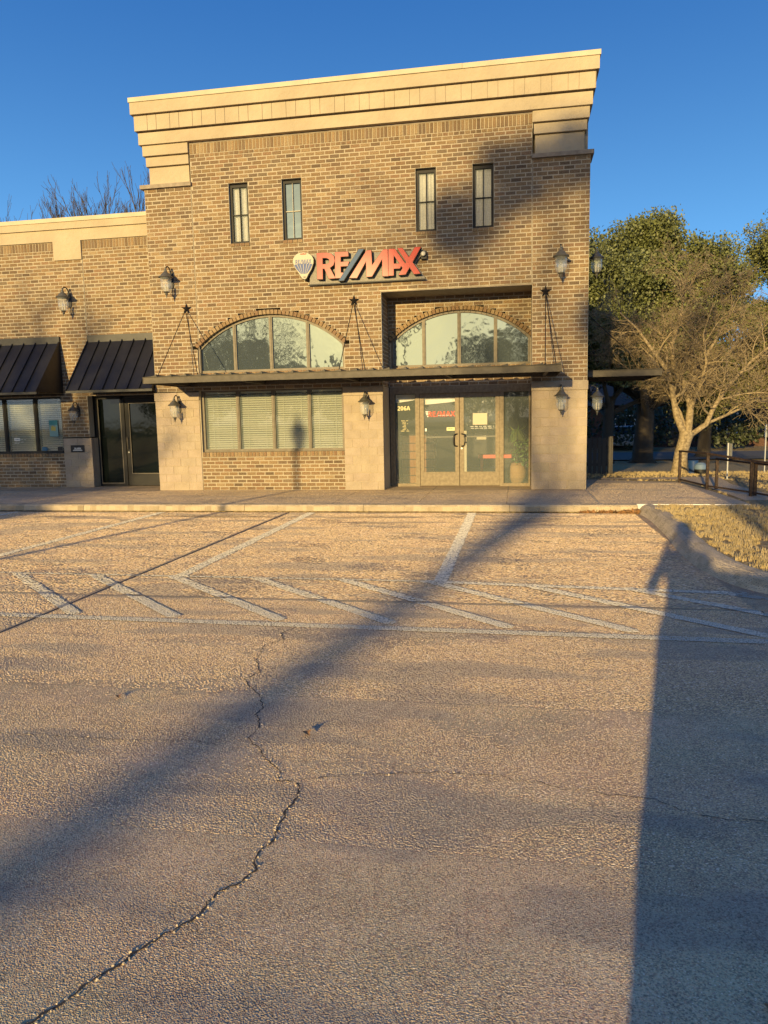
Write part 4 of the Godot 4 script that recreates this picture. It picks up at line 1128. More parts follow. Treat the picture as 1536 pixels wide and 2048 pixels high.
# ---------------------------------------------------------------- the sign
func build_sign() -> void:
	var t := thing("storefront_sign", "red RE/MAX channel-letter sign with a hot-air balloon on the brick", "sign")
	var pl := MB.new()
	pl.prism(pts([-5.394, 4.861, -3.088, 4.816, -3.302, 4.586, -3.095, 4.283, -4.659, 4.274, -5.44, 4.286]), 0.03, 0.07)
	put("back_plate", pl, M.sign_plate, t)
	var ed := MB.new()
	ed.prism(pts([-5.47, 4.262, -3.08, 4.262, -3.095, 4.282, -5.44, 4.285]), 0.03, 0.09)
	put("plate_edge", ed, M.sign_dark, t)
	for x in [-5.2, -4.4, -3.6]:
		for y in [4.4, 4.75]:
			var s := MB.new(); s.span(x - 0.02, x + 0.02, y - 0.02, y + 0.02, 0.0, 0.03); put("standoff", s, M.sign_dark, t)
	var L := {
		"letter_r": [[-5.241, 4.855, -5.127, 4.854, -5.136, 4.353, -5.246, 4.358], [-5.13, 4.855, -5.032, 4.852, -4.953, 4.829, -4.895, 4.77, -4.882, 4.686, -4.91, 4.612, -4.98, 4.564, -5.04, 4.554, -5.132, 4.555, -5.132, 4.636, -5.048, 4.633, -4.998, 4.649, -4.981, 4.691, -4.995, 4.729, -5.044, 4.756, -5.13, 4.761], [-5.1, 4.567, -4.99, 4.57, -4.877, 4.358, -5.006, 4.357]],
		"letter_e": [[-4.869, 4.852, -4.607, 4.847, -4.603, 4.763, -4.761, 4.763, -4.764, 4.66, -4.592, 4.657, -4.624, 4.578, -4.766, 4.577, -4.765, 4.455, -4.706, 4.452, -4.778, 4.357, -4.877, 4.358]],
		"slash": [[-4.387, 4.88, -4.287, 4.878, -4.706, 4.303, -4.809, 4.302]],
		"letter_m": [[-4.59, 4.347, -4.235, 4.847, -4.144, 4.848, -4.134, 4.557, -3.905, 4.847, -3.819, 4.847, -3.813, 4.344, -3.925, 4.346, -3.926, 4.679, -4.139, 4.354, -4.246, 4.352, -4.249, 4.651, -4.443, 4.34]],
		"letter_a": [[-3.799, 4.852, -3.699, 4.85, -3.708, 4.35, -3.805, 4.351], [-3.72, 4.85, -3.674, 4.848, -3.468, 4.553, -3.527, 4.482, -3.705, 4.74], [-3.71, 4.569, -3.535, 4.565, -3.584, 4.476, -3.71, 4.479]],
		"letter_x": [[-3.626, 4.855, -3.525, 4.852, -3.178, 4.357, -3.305, 4.351], [-3.282, 4.856, -3.164, 4.853, -3.471, 4.356, -3.606, 4.352]],
	}
	for k in L:
		var face := MB.new(); var can := MB.new()
		var z := 0.2 + (0.012 if k == "slash" else 0.0) + (0.008 if k == "letter_x" else 0.0)
		var i := 0
		for p in L[k]:
			var poly := pts(p)
			face.prism(poly, z - 0.008, z - 0.0018 * i)
			var g := Geometry2D.offset_polygon(poly, 0.007)
			for q in g: can.prism(q, 0.075, z - 0.009 - 0.0021 * i)
			i += 1
		var c := put(k, can, M.sign_dark, t)
		put("face", face, M.blue if k == "slash" else M.red, c)
	# balloon
	var bo := pts([-5.749, 4.720, -5.731, 4.795, -5.677, 4.858, -5.605, 4.888, -5.524, 4.893, -5.434, 4.876, -5.355, 4.821, -5.321, 4.753, -5.323, 4.677, -5.373, 4.557, -5.437, 4.466, -5.476, 4.392, -5.511, 4.371, -5.561, 4.392, -5.610, 4.465, -5.697, 4.593])
	var b := MB.new()
	for q in Geometry2D.offset_polygon(bo, 0.008): b.prism(q, 0.03, 0.165)
	var Bn := put("balloon", b, M.sign_dark, t)
	var f := MB.new(); f.prism(bo, 0.165, 0.172); put("face", f, M.cream, Bn)
	var bp := MB.new(); bp.prism(pts([-5.72, 4.66, -5.633, 4.672, -5.531, 4.676, -5.43, 4.672, -5.34, 4.66, -5.388, 4.562, -5.46, 4.48, -5.587, 4.48, -5.677, 4.58]), 0.172, 0.174); put("blue_panel", bp, M.balloon_blue, Bn)
	for x in [[-5.66, -5.575], [-5.6, -5.553], [-5.53, -5.524], [-5.46, -5.494], [-5.4, -5.472]]:
		var s := MB.new(); s.prism(pts([x[0] - 0.005, 4.665, x[0] + 0.005, 4.665, x[1] + 0.003, 4.482, x[1] - 0.003, 4.482]), 0.174, 0.1752); put("stripe", s, M.cream, Bn)
	var rp := MB.new(); rp.prism(pts([-5.6, 4.862, -5.57, 4.878, -5.55, 4.868, -5.525, 4.884, -5.5, 4.868, -5.475, 4.876, -5.45, 4.862, -5.48, 4.848, -5.57, 4.848]), 0.172, 0.174); put("red_crown", rp, M.text_red, Bn)
	var bk := MB.new(); bk.prism(pts([-5.545, 4.43, -5.48, 4.43, -5.488, 4.395, -5.537, 4.395]), 0.172, 0.174); put("basket", bk, M.sign_plate, Bn)
	lettering("RE/MAX", Vector3(-5.53, 4.71, 0.173), 0.085, M.balloon_blue, Bn, true, "lettering", 0.78)
	# flood lamp on the right end of the sign
	var fl := thing("sign_spotlight", "small round spotlight at the right end of the red sign", "spotlight", Vector3(-3.13, 4.74, 0.1))
	var fa := MB.new(); fa.span(-0.05, 0.06, -0.09, 0.06, -0.1, 0.0); put("bracket", fa, M.sign_dark, fl)
	var fh := MB.new(); fh.lathe([[0.0, 0.0], [0.045, 0.0], [0.05, 0.05], [0.046, 0.052]], 14, Transform3D(Basis(Vector3.RIGHT, PI / 2), Vector3(0, 0, 0.0))); put("housing", fh, M.lamp_dark, fl)
	var fg := MB.new(); fg.lathe([[0.046, 0.05], [0.03, 0.06], [0.0, 0.063]], 14, Transform3D(Basis(Vector3.RIGHT, PI / 2), Vector3(0, 0, 0.0))); put("lens", fg, M.candle, fl)

# ---------------------------------------------------------------- ground
func ground_y(z: float) -> float:
	if z > 2.5: return -0.05
	if z > -4.0: return 0.085
	if z > -22.0: return lerpf(0.085, -0.68, (-4.0 - z) / 18.0)
	return -0.68

func build_ground() -> void:
	var g := MB.new()
	var zs := [500.0, 120.0, 60.0, 2.501, 2.499, -1.0, -4.0, -8.0, -13.0, -22.0, -40.0, -120.0, -600.0]
	for i in zs.size() - 1:
		g.quad(Vector3(-600, ground_y(zs[i]), zs[i]), Vector3(600, ground_y(zs[i]), zs[i]), Vector3(600, ground_y(zs[i + 1]), zs[i + 1]), Vector3(-600, ground_y(zs[i + 1]), zs[i + 1]))
	put("ground", g, M.lawn).set_meta("kind", "structure")
	# concrete lot in slabs, joints left open between them
	var lot := structure("parking_lot")
	var bed := MB.new()
	bed.col = Color(0.05, 0.043, 0.037)
	bed.span(-40.0, 40.0, -0.08, -0.022, 2.6, 60)
	put("joint_filler", bed, M.kerb, lot)
	slab("slab", -5.19, 0.9, 2.66, 8.786, 0.0, 0.07, M.concrete, lot, lot_hue)
	slab("slab", -14.5, -5.214, 2.66, 8.786, 0.0, 0.09, M.concrete, lot, lot_hue)
	slab("slab", -5.19, 0.54, 8.80, 15.2, 0.0, 0.05, M.concrete, lot, lot_hue)
	slab("slab", -14.5, -5.214, 8.80, 15.2, 0.0, 0.1, M.concrete, lot, lot_hue)
	slab("slab", 0.55, 6.5, 8.80, 15.2, 0.0, 0.1, M.concrete, lot, lot_hue)
	slab("slab", -40.0, -14.52, 2.66, 15.2, 0.0, 0.6, M.concrete, lot, lot_hue)
	slab("slab", 6.52, 40.0, 8.80, 15.2, 0.0, 0.6, M.concrete, lot, lot_hue)
	slab("slab", -40.0, 40.0, 15.22, 60.0, 0.0, 1.0, M.concrete, lot, lot_hue)
	# stall lines and the hatched aisle
	worn_strip("stall_line", Vector2(-2.06, 2.7), Vector2(-2.06, 7.95), 0.13, -0.22, lot, 0.68)
	worn_strip("stall_line", Vector2(-4.79, 2.74), Vector2(-4.73, 7.95), 0.13, -0.2, lot, 0.61)
	worn_strip("stall_line", Vector2(-7.52, 2.78), Vector2(-7.53, 7.95), 0.13, -0.2, lot, 0.61)
	worn_strip("stall_line", Vector2(-10.4, 2.8), Vector2(-10.3, 7.95), 0.13, -0.2, lot, 0.61)
	worn_strip("aisle_line", Vector2(-13.0, 7.9), Vector2(-2.2, 7.97), 0.06, -0.05, lot, 0.52, 0.005)
	worn_strip("aisle_line", Vector2(-2.2, 7.98), Vector2(0.42, 8.2), 0.1, -0.35, lot, 0.65, 0.005)
	worn_strip("aisle_line", Vector2(-13.0, 9.42), Vector2(2.6, 9.68), 0.10, -0.22, lot, 0.57, 0.005)
	for i in 12:
		var x := -9.2 + i * 0.885
		worn_strip("hatch_line", Vector2(x, 7.98 + maxf(0, x + 3.0) * 0.055), Vector2(minf(x + 1.58, 9.9), 9.43 + maxf(0, x + 4.0) * 0.02), 0.11, -0.2 + 0.022 * absf(i - 9), lot, 0.55 + 0.012 * i, 0.006)
	worn_strip("hatch_line", Vector2(0.42, 8.2), Vector2(1.4, 8.75), 0.13, -0.3, lot, 0.65, 0.004)
	aggregate(lot)
	crack([[-3.08, 10.09], [-3.02, 10.41], [-2.92, 10.64], [-2.97, 10.76], [-2.90, 10.87], [-2.79, 11.00], [-2.71, 11.18], [-2.71, 11.28], [-2.63, 11.44], [-2.65, 11.53], [-2.63, 11.60], [-2.56, 11.66], [-2.52, 11.73], [-2.45, 11.82], [-2.38, 11.88], [-2.37, 11.96], [-2.28, 11.97]], 0.0035, lot, 0.3)
	crack([[-2.28, 11.97], [-2.25, 12.03], [-2.24, 12.11], [-2.26, 12.18], [-2.25, 12.26], [-2.24, 12.40], [-2.26, 12.49], [-2.27, 12.54], [-2.24, 12.59], [-2.27, 12.66], [-2.33, 12.74], [-2.33, 12.78], [-2.35, 12.87], [-2.40, 12.94], [-2.46, 13.03], [-2.49, 13.11], [-2.53, 13.17], [-2.55, 13.22], [-2.58, 13.28], [-2.68, 13.42], [-2.75, 13.6]], 0.0045, lot, 0.8)
	crack([[-2.29, 11.94], [-2.15, 11.90], [-1.92, 11.84], [-1.68, 11.79], [-1.54, 11.80], [-1.42, 11.78], [-1.36, 11.82], [-1.23, 11.83], [-1.17, 11.87], [-1.05, 11.86], [-1.00, 11.89], [-0.82, 11.90], [-0.78, 11.92], [-0.72, 11.97], [-0.66, 12.01], [-0.55, 12.02], [-0.41, 12.01], [0.3, 12.1]], 0.002, lot, 0.12)
	crack([[-3.94, 11.67], [-3.69, 11.67], [-3.27, 11.67], [-3.05, 11.65], [-2.92, 11.62], [-2.75, 11.67]], 0.0018, lot, 0.1)
	crack([[-3.08, 10.09], [-2.98, 9.95], [-3.05, 9.8], [-2.97, 9.62]], 0.004, lot, 0.2)
	# pavement slabs
	var wk := structure("pavement")
	var bb := MB.new()
	bb.col = Color(0.06, 0.05, 0.04)
	bb.span(-20.0, 2.0, -0.03, SW - 0.02, W - 0.4, 2.5)
	put("joint_filler", bb, M.kerb, wk)
	var x := -18.0
	while x < 0.0:
		slab("slab", x + 0.006, x + 1.494, W - 0.32 if x < -8.9 else (RZ - 0.06 if x > -4.6 else -0.15), 2.52, SW, 0.1, M.walk, wk, walk_hue)
		x += 1.5
	# pad beside the building
	var poly := [[0.0, 2.52], [2.28, 2.56], [2.22, 0.3], [2.06, -1.5], [0.5, -2.3], [0.0, -2.3]]
	var pm := MB.new()
	for i in range(1, poly.size() - 1):
		for p in [poly[0], poly[i + 1], poly[i]]:
			pm.v.append(Vector3(p[0], SW, p[1])); pm.n.append(Vector3.UP); pm.c.append(walk_hue(p[0], p[1])); pm.uv.append(Vector2(p[0], p[1]))
	for i in poly.size():
		var a: Array = poly[i]; var b: Array = poly[(i + 1) % poly.size()]
		pm.quad(Vector3(a[0], 0, a[1]), Vector3(b[0], 0, b[1]), Vector3(b[0], SW, b[1]), Vector3(a[0], SW, a[1]))
		for k in 6: pm.uv.append(Vector2(a[0], a[1]))
	put("pad", pm, M.walk, wk)
	# the path beyond the railing
	var pth := MB.new()
	var cc := [[2.45, 2.9], [3.2, 2.8], [3.05, -1.4], [3.3, -3.4], [0.6, -3.1], [0.6, -2.72], [2.4, -2.6], [2.42, -1.2]]
	var pp := PackedVector2Array()
	for e in cc: pp.append(Vector2(e[0], e[1]))
	var ids := Geometry2D.triangulate_polygon(pp)
	for i in range(0, ids.size(), 3):
		for k in 3:
			var e := pp[ids[i + k]]
			pth.v.append(Vector3(e.x, 0.1, e.y)); pth.n.append(Vector3.UP); pth.c.append(walk_hue(e.x, e.y)); pth.uv.append(e)
	put("path", pth, M.walk, wk)
	# kerbs: straight lengths, then the rounded return
	var kb := structure("kerb")
	var prof := [[0.0, 0.02], [0.012, 0.10], [0.03, 0.124], [0.06, SW + 0.002], [0.18, SW + 0.002]]
	var cuts := [-18.0, -15.0, -12.0, -9.1, -6.02, -3.9, -1.45, 0.56]
	for i in cuts.size() - 1:
		var P := []
		var n := int((cuts[i + 1] - cuts[i]) / 0.12)
		for k in n + 1: P.append(Vector3(lerpf(cuts[i] + 0.003, cuts[i + 1] - 0.003, float(k) / n), 0, 2.685))
		kerb_run(P, prof, kb)
	var C := Curve3D.new()
	for p in [[0.56, 2.62], [0.60, 3.5], [0.55, 5.0], [0.46, 6.2], [0.47, 7.2], [0.62, 7.95], [0.95, 8.42]]: C.add_point(Vector3(p[0], 0, p[1]))
	for i in range(1, C.point_count - 1):
		var tg := (C.get_point_position(i + 1) - C.get_point_position(i - 1)) / 6.0
		C.set_point_in(i, -tg); C.set_point_out(i, tg)
	C.bake_interval = 0.1
	var bp := []
	for p in C.get_baked_points(): bp.append(p)
	var prof2 := [[0.0, 0.0], [0.03, 0.045], [0.07, 0.10], [0.12, 0.13], [0.18, 0.14], [0.24, 0.135], [0.3, 0.11]]
	kerb_run(bp, prof2, kb)
	kerb_run([Vector3(0.957, 0, 8.43), Vector3(1.3, 0, 8.68), Vector3(2.0, 0, 8.85), Vector3(4.0, 0, 8.95), Vector3(8.0, 0, 9.0), Vector3(16.0, 0, 9.05)], prof2, kb)
	# lawn island at the right
	var lw := MB.new()
	var edge := []
	for i in bp.size(): edge.append(bp[i] + Vector3(0.22, 0, 0))
	edge.append(Vector3(2.0, 0, 8.6)); edge.append(Vector3(8.0, 0, 8.76)); edge.append(Vector3(16.0, 0, 8.8))
	for i in edge.size() - 1:
		var a: Vector3 = edge[i]; var b: Vector3 = edge[i + 1]
		if b.z <= a.z + 0.001: continue
		lw.quad(Vector3(a.x, 0.115, b.z) if false else Vector3(b.x, 0.115, b.z), Vector3(40, 0.115, b.z), Vector3(40, 0.115, a.z), Vector3(a.x, 0.115, a.z))
	lw.quad(Vector3(2.0, 0.115, 2.64), Vector3(40, 0.115, 2.64), Vector3(40, 0.09, 1.0), Vector3(2.2, 0.09, 1.0))
	lw.quad(Vector3(0.75, 0.115, 2.66), Vector3(2.0, 0.115, 2.66), Vector3(2.0, 0.115, 2.5), Vector3(0.75, 0.115, 2.5))
	put("lawn", lw, M.lawn).set_meta("kind", "structure")
	# the street behind
	var rd := MB.new()
	rd.quad(Vector3(-60, -0.62, -23.5), Vector3(120, -0.62, -23.5), Vector3(120, -0.62, -31.5), Vector3(-60, -0.62, -31.5))
	rd.quad(Vector3(6.5, -0.04, -6.6), Vector3(40, -0.04, -6.6), Vector3(40, -0.60, -21.0), Vector3(9.5, -0.60, -21.0))
	put("street", rd, M.road).set_meta("kind", "structure")
	grass()
	# leaves
	for e in [["fallen_leaf", "curled brown dead leaf on the concrete near the crack", Vector3(-2.37, 0.012, 11.5), 0.036], ["fallen_leaf", "pale dead leaf on the shaded concrete at the right edge", Vector3(-0.70, 0.008, 12.98), 0.028], ["fallen_leaf", "small dark leaf scrap left of the crack on the lot", Vector3(-3.58, 0.008, 11.15), 0.03]]:
		var m := MB.new()
		leaf_shape(m, Transform3D(Basis(Vector3.UP, 0.7), Vector3.ZERO), e[3])
		var o := put(e[0], m, M.fallen)
		o.position = e[2]
		tag(o, e[1], "leaf", "loose leaves on the lot")
	var ll := MB.new()
	for i in 150:
		var u := rng.randf()
		var p := Vector3(0.55 - 0.75 * u * u * 1.2, 0.012 + rng.randf() * 0.05 * (1 - u), 2.70 + rng.randf() * 0.12 * (1.1 - u))
		leaf_shape(ll, Transform3D(Basis(rv().normalized(), rng.randf() * TAU), p), rng.randf_range(0.03, 0.06))
	tag(put("leaf_litter", ll, M.fallen), "drift of rust-brown leaves in the kerb corner", "leaves", "", "stuff")

func leaf_shape(m: MB, t: Transform3D, s: float) -> void:
	m.col = Color(0.30, 0.15, 0.055).lerp(Color(0.17, 0.10, 0.05), rng.randf())
	var L := [Vector3(0, 0.0, -s), Vector3(s * 0.45, s * 0.25, -s * 0.3), Vector3(s * 0.75, s * 0.5, 0.1 * s), Vector3(s * 0.3, s * 0.2, 0.3 * s), Vector3(0, 0, s), Vector3(-s * 0.35, s * 0.25, s * 0.25), Vector3(-s * 0.7, s * 0.45, 0), Vector3(-s * 0.4, s * 0.2, -s * 0.35)]
	for i in 8: m.tri(t * Vector3(0, 0.05 * s, 0), t * L[i], t * L[(i + 1) % 8])

func kerb_run(P: Array, prof: Array, parent: Node) -> void:
	var mb := MB.new()
	var rows := []
	for i in P.size():
		var d: Vector3 = (P[mini(i + 1, P.size() - 1)] - P[maxi(i - 1, 0)]).normalized()
		var q := Vector3(d.z, 0, -d.x)
		var r := []
		for e in prof: r.append(P[i] + q * e[0] + Vector3(0, e[1], 0))
		rows.append(r)
	for i in P.size() - 1:
		for k in prof.size() - 1:
			var p: Vector3 = rows[i][k]
			var n := 0.5 + 0.5 * lown.get_noise_3d(p.x * 130.0, p.y * 500.0, p.z * 130.0) + 0.35 * lown.get_noise_3d(p.x * 500.0, p.y * 900.0, p.z * 500.0)
			mb.col = Color(0.60, 0.485, 0.32).lerp(Color(0.25, 0.20, 0.12), clampf(n * 1.3 - 0.5, 0, 0.8))
			mb.quad(rows[i][k], rows[i + 1][k], rows[i + 1][k + 1], rows[i][k + 1])
	for e in [P.size() - 1]:
		for k in range(1, prof.size() - 1): mb.tri(rows[e][0], rows[e][k], rows[e][k + 1])
	put("kerb_stone", mb, M.kerb, parent)

func grass() -> void:
	var t := MB.new()
	for i in 9:
		var a := rng.randf() * TAU; var r := rng.randf() * 0.045
		var p := Vector3(cos(a) * r, 0, sin(a) * r)
		var h := rng.randf_range(0.025, 0.065)
		var b := rng.randf() * TAU
		var lean := Vector3(cos(b), 0, sin(b)) * h * rng.randf_range(0.3, 1.3)
		var s := Vector3(-sin(b), 0, cos(b)) * 0.003
		var k := rng.randf_range(0.75, 1.15)
		t.col = Color(0.62 * k, 0.48 * k, 0.24 * k)
		t.quad(p - s, p + s, p + lean * 0.5 + Vector3(0, h * 0.7, 0) + s * 0.7, p + lean * 0.5 + Vector3(0, h * 0.7, 0) - s * 0.7)
		t.tri(p + lean * 0.5 + Vector3(0, h * 0.7, 0) - s * 0.7, p + lean * 0.5 + Vector3(0, h * 0.7, 0) + s * 0.7, p + lean + Vector3(0, h, 0))
	var spots := []
	var zones := [[0.72, 5.0, 2.7, 8.7, 9000, 0.115], [2.35, 8.0, -1.0, 2.7, 2500, 0.09], [0.3, 9.0, -6.5, -2.4, 3500, 0.085], [3.3, 14.0, -4.0, 9.0, 3500, 0.1]]
	for zn in zones:
		for i in zn[4]:
			var p := Vector3(rng.randf_range(zn[0], zn[1]), 0, rng.randf_range(zn[2], zn[3]))
			if lown.get_noise_2d(p.x * 90.0, p.z * 90.0) < -0.28: continue
			if p.z > 2.6 and p.x < 0.76 + 0.26 * smoothstep(7.3, 8.6, p.z) + maxf(0.0, p.z - 8.3) * 6.0: continue
			if p.x > 2.4 and p.x < 3.25 and p.z < 2.9 and p.z > -3.4: continue
			if p.z < -2.6 and p.z > -3.2 and p.x < 3.2: continue
			p.y = zn[5] if p.z > -4.0 else ground_y(p.z)
			spots.append(Transform3D(Basis(Vector3.UP, rng.randf() * TAU).scaled(Vector3.ONE * rng.randf_range(0.55, 1.15)), p))
	var mm := MultiMesh.new()
	mm.transform_format = MultiMesh.TRANSFORM_3D
	mm.mesh = t.mesh(M.grass)
	mm.instance_count = spots.size()
	for i in spots.size(): mm.set_instance_transform(i, spots[i])
	var o := MultiMeshInstance3D.new()
	o.multimesh = mm; o.name = "dry_grass"; add_child(o)
	tag(o, "short dry straw-coloured grass on the lawns right of the lot", "grass", "", "stuff")

# ---------------------------------------------------------------- trees
func branch(mb: MB, p: Vector3, d: Vector3, L: float, r: float, lvl: int, P: Dictionary) -> void:
	var n := 5 if lvl == 0 else (4 if lvl == 1 else 3)
	var pp := [p]; var rr := [r]; var dirs := [d]
	for i in n:
		d = (d + rv(P.wob) + Vector3.UP * P.up).normalized()
		p += d * L / n
		pp.append(p); rr.append(maxf(r * (1.0 - 0.62 * (i + 1) / n), P.rmin)); dirs.append(d)
	mb.tube(pp, rr, 8 if lvl == 0 else (6 if lvl == 1 else (4 if lvl == 2 else 3)))
	if lvl >= P.kids.size(): return
	var kids: int = P.kids[lvl]
	for k in kids:
		var t := lerpf(P.get("from", 0.3), 1.0, (k + rng.randf()) / kids)
		var i := mini(n - 1, int(t * n))
		var f := t * n - i
		var bp: Vector3 = pp[i].lerp(pp[i + 1], f)
		var ax: Vector3 = dirs[i].cross(rv().normalized()).normalized()
		var nd: Vector3 = dirs[i].rotated(ax, rng.randf_range(P.ang * 0.55, P.ang * 1.3))
		branch(mb, bp, nd, L * P.lr * rng.randf_range(0.65, 1.15) * (1.15 - 0.4 * t), maxf(lerpf(rr[i], rr[i + 1], f) * 0.62, P.rmin), lvl + 1, P)

func limb(mb: MB, path: Array, r0: float, r1: float, P: Dictionary, kids: int, from := 0.25) -> void:
	var pp := []; var rr := []
	for i in path.size():
		pp.append(path[i]); rr.append(lerpf(r0, r1, float(i) / (path.size() - 1)))
	mb.tube(pp, rr, 8)
	for k in kids:
		var t := lerpf(from, 0.999, (k + rng.randf()) / kids) * (path.size() - 1)
		var i := int(t)
		var bp: Vector3 = pp[i].lerp(pp[i + 1], t - i)
		var dd: Vector3 = (pp[i + 1] - pp[i]).normalized()
		var nd := dd.rotated(dd.cross(rv().normalized()).normalized(), rng.randf_range(0.4, 1.2))
		branch(mb, bp, nd, rng.randf_range(0.7, 1.35), lerpf(rr[i], rr[i + 1], t - i) * 0.5, 1, P)

func bare_tree(called: String, label: String, at: Vector3, h: float, r: float, m: Material, P: Dictionary, limbs: int, spread: float, group := "", bole := 0.4) -> Node3D:
	var t := thing(called, label, "tree", at, group)
	var tk := MB.new()
	var lean := rv(0.08)
	tk.tube([Vector3.ZERO, Vector3(0, h * 0.02, 0), Vector3(lean.x * 0.3, h * bole * 0.5, lean.z * 0.3), Vector3(lean.x, h * bole, lean.z)], [r * 1.5, r * 1.1, r * 0.95, r * 0.85], 10)
	put("trunk", tk, m, t)
	var cr := MB.new()
	for i in limbs:
		var a := TAU * (i + rng.randf() * 0.5) / limbs
		var d := Vector3(cos(a) * spread, 1.0, sin(a) * spread * 0.9).normalized()
		branch(cr, Vector3(lean.x, h * bole * rng.randf_range(0.86, 0.99), lean.z), d, h * (1 - bole) * rng.randf_range(0.62, 0.82), r * 0.62, 0, P)
	put("crown", cr, m, t)
	t.scale = Vector3.ONE * (h / cr_top(cr))
	return t

func cr_top(m: MB) -> float:
	var y := 0.0
	for p in m.v: y = maxf(y, p.y)
	return y

func leafy_tree(label: String, at: Vector3, h: float, rad: Vector3, tr: float, lobes: int, per: int, group: String, tone: Color, low := 0.34) -> Node3D:
	var t := thing("live_oak", label, "tree", at, group)
	var tk := MB.new()
	tk.tube([Vector3.ZERO, Vector3(0, 0.25, 0), Vector3(0.05, h * 0.15, 0), Vector3(0.1, h * 0.3, 0)], [tr * 1.7, tr * 1.15, tr, tr * 0.9], 12)
	put("trunk", tk, M.bark_dark, t)
	var lb := MB.new()
	var P := {"wob": 0.22, "up": 0.05, "kids": [4, 3], "ang": 0.8, "lr": 0.55, "rmin": 0.02}
	for i in 7:
		var a := TAU * i / 7.0
		branch(lb, Vector3(0.1, h * rng.randf_range(0.18, 0.29), 0), Vector3(cos(a), rng.randf_range(0.35, 1.3), sin(a)).normalized(), rad.x * 0.85, tr * 0.5, 0, P)
	put("limbs", lb, M.bark_dark, t)
	var cl := MB.new()
	for i in 28:
		var p := rv(1.0).limit_length(1.0) * 0.36
		var b := Basis(rv().normalized(), rng.randf() * TAU)
		var s := rng.randf_range(0.055, 0.10)
		var k := rng.randf_range(0.7, 1.25)
		cl.col = Color(tone.r * k, tone.g * k, tone.b * k)
		cl.quad(p, p + b * Vector3(s * 0.5, s * 0.55, 0), p + b * Vector3(0, s * 1.3, s * 0.2), p + b * Vector3(-s * 0.5, s * 0.55, 0))
	var spots := []
	var cy := h * (1 + low) / 2.0
	for i in lobes:
		var d := rv(1.0)
		while d.length() > 1.0 or d.length() < 0.35: d = rv(1.0)
		var c := Vector3(d.x * rad.x, cy + d.y * rad.y, d.z * rad.z) * Vector3(0.86, 1, 0.86)
		c.y = minf(c.y, h - 0.6)
		var lr := rng.randf_range(0.7, 1.5)
		for k in per:
			var o := rv(1.0).normalized() * lr * pow(rng.randf(), 0.4)
			o.y *= 0.75
			spots.append([Transform3D(Basis(rv().normalized(), rng.randf() * TAU).scaled(Vector3.ONE * rng.randf_range(0.75, 1.25)), c + o), rng.randf_range(0.7, 1.25)])
	var mm := MultiMesh.new()
	mm.transform_format = MultiMesh.TRANSFORM_3D
	mm.use_colors = true
	mm.mesh = cl.mesh(M.leaf)
	mm.instance_count = spots.size()
	for i in spots.size():
		mm.set_instance_transform(i, spots[i][0])
		var k: float = spots[i][1]
		mm.set_instance_color(i, Color(k * 1.05, k, k * 0.9))
	var o := MultiMeshInstance3D.new()
	o.multimesh = mm; o.name = "crown"; t.add_child(o)
	o.set_meta("kind", "stuff")
	return t

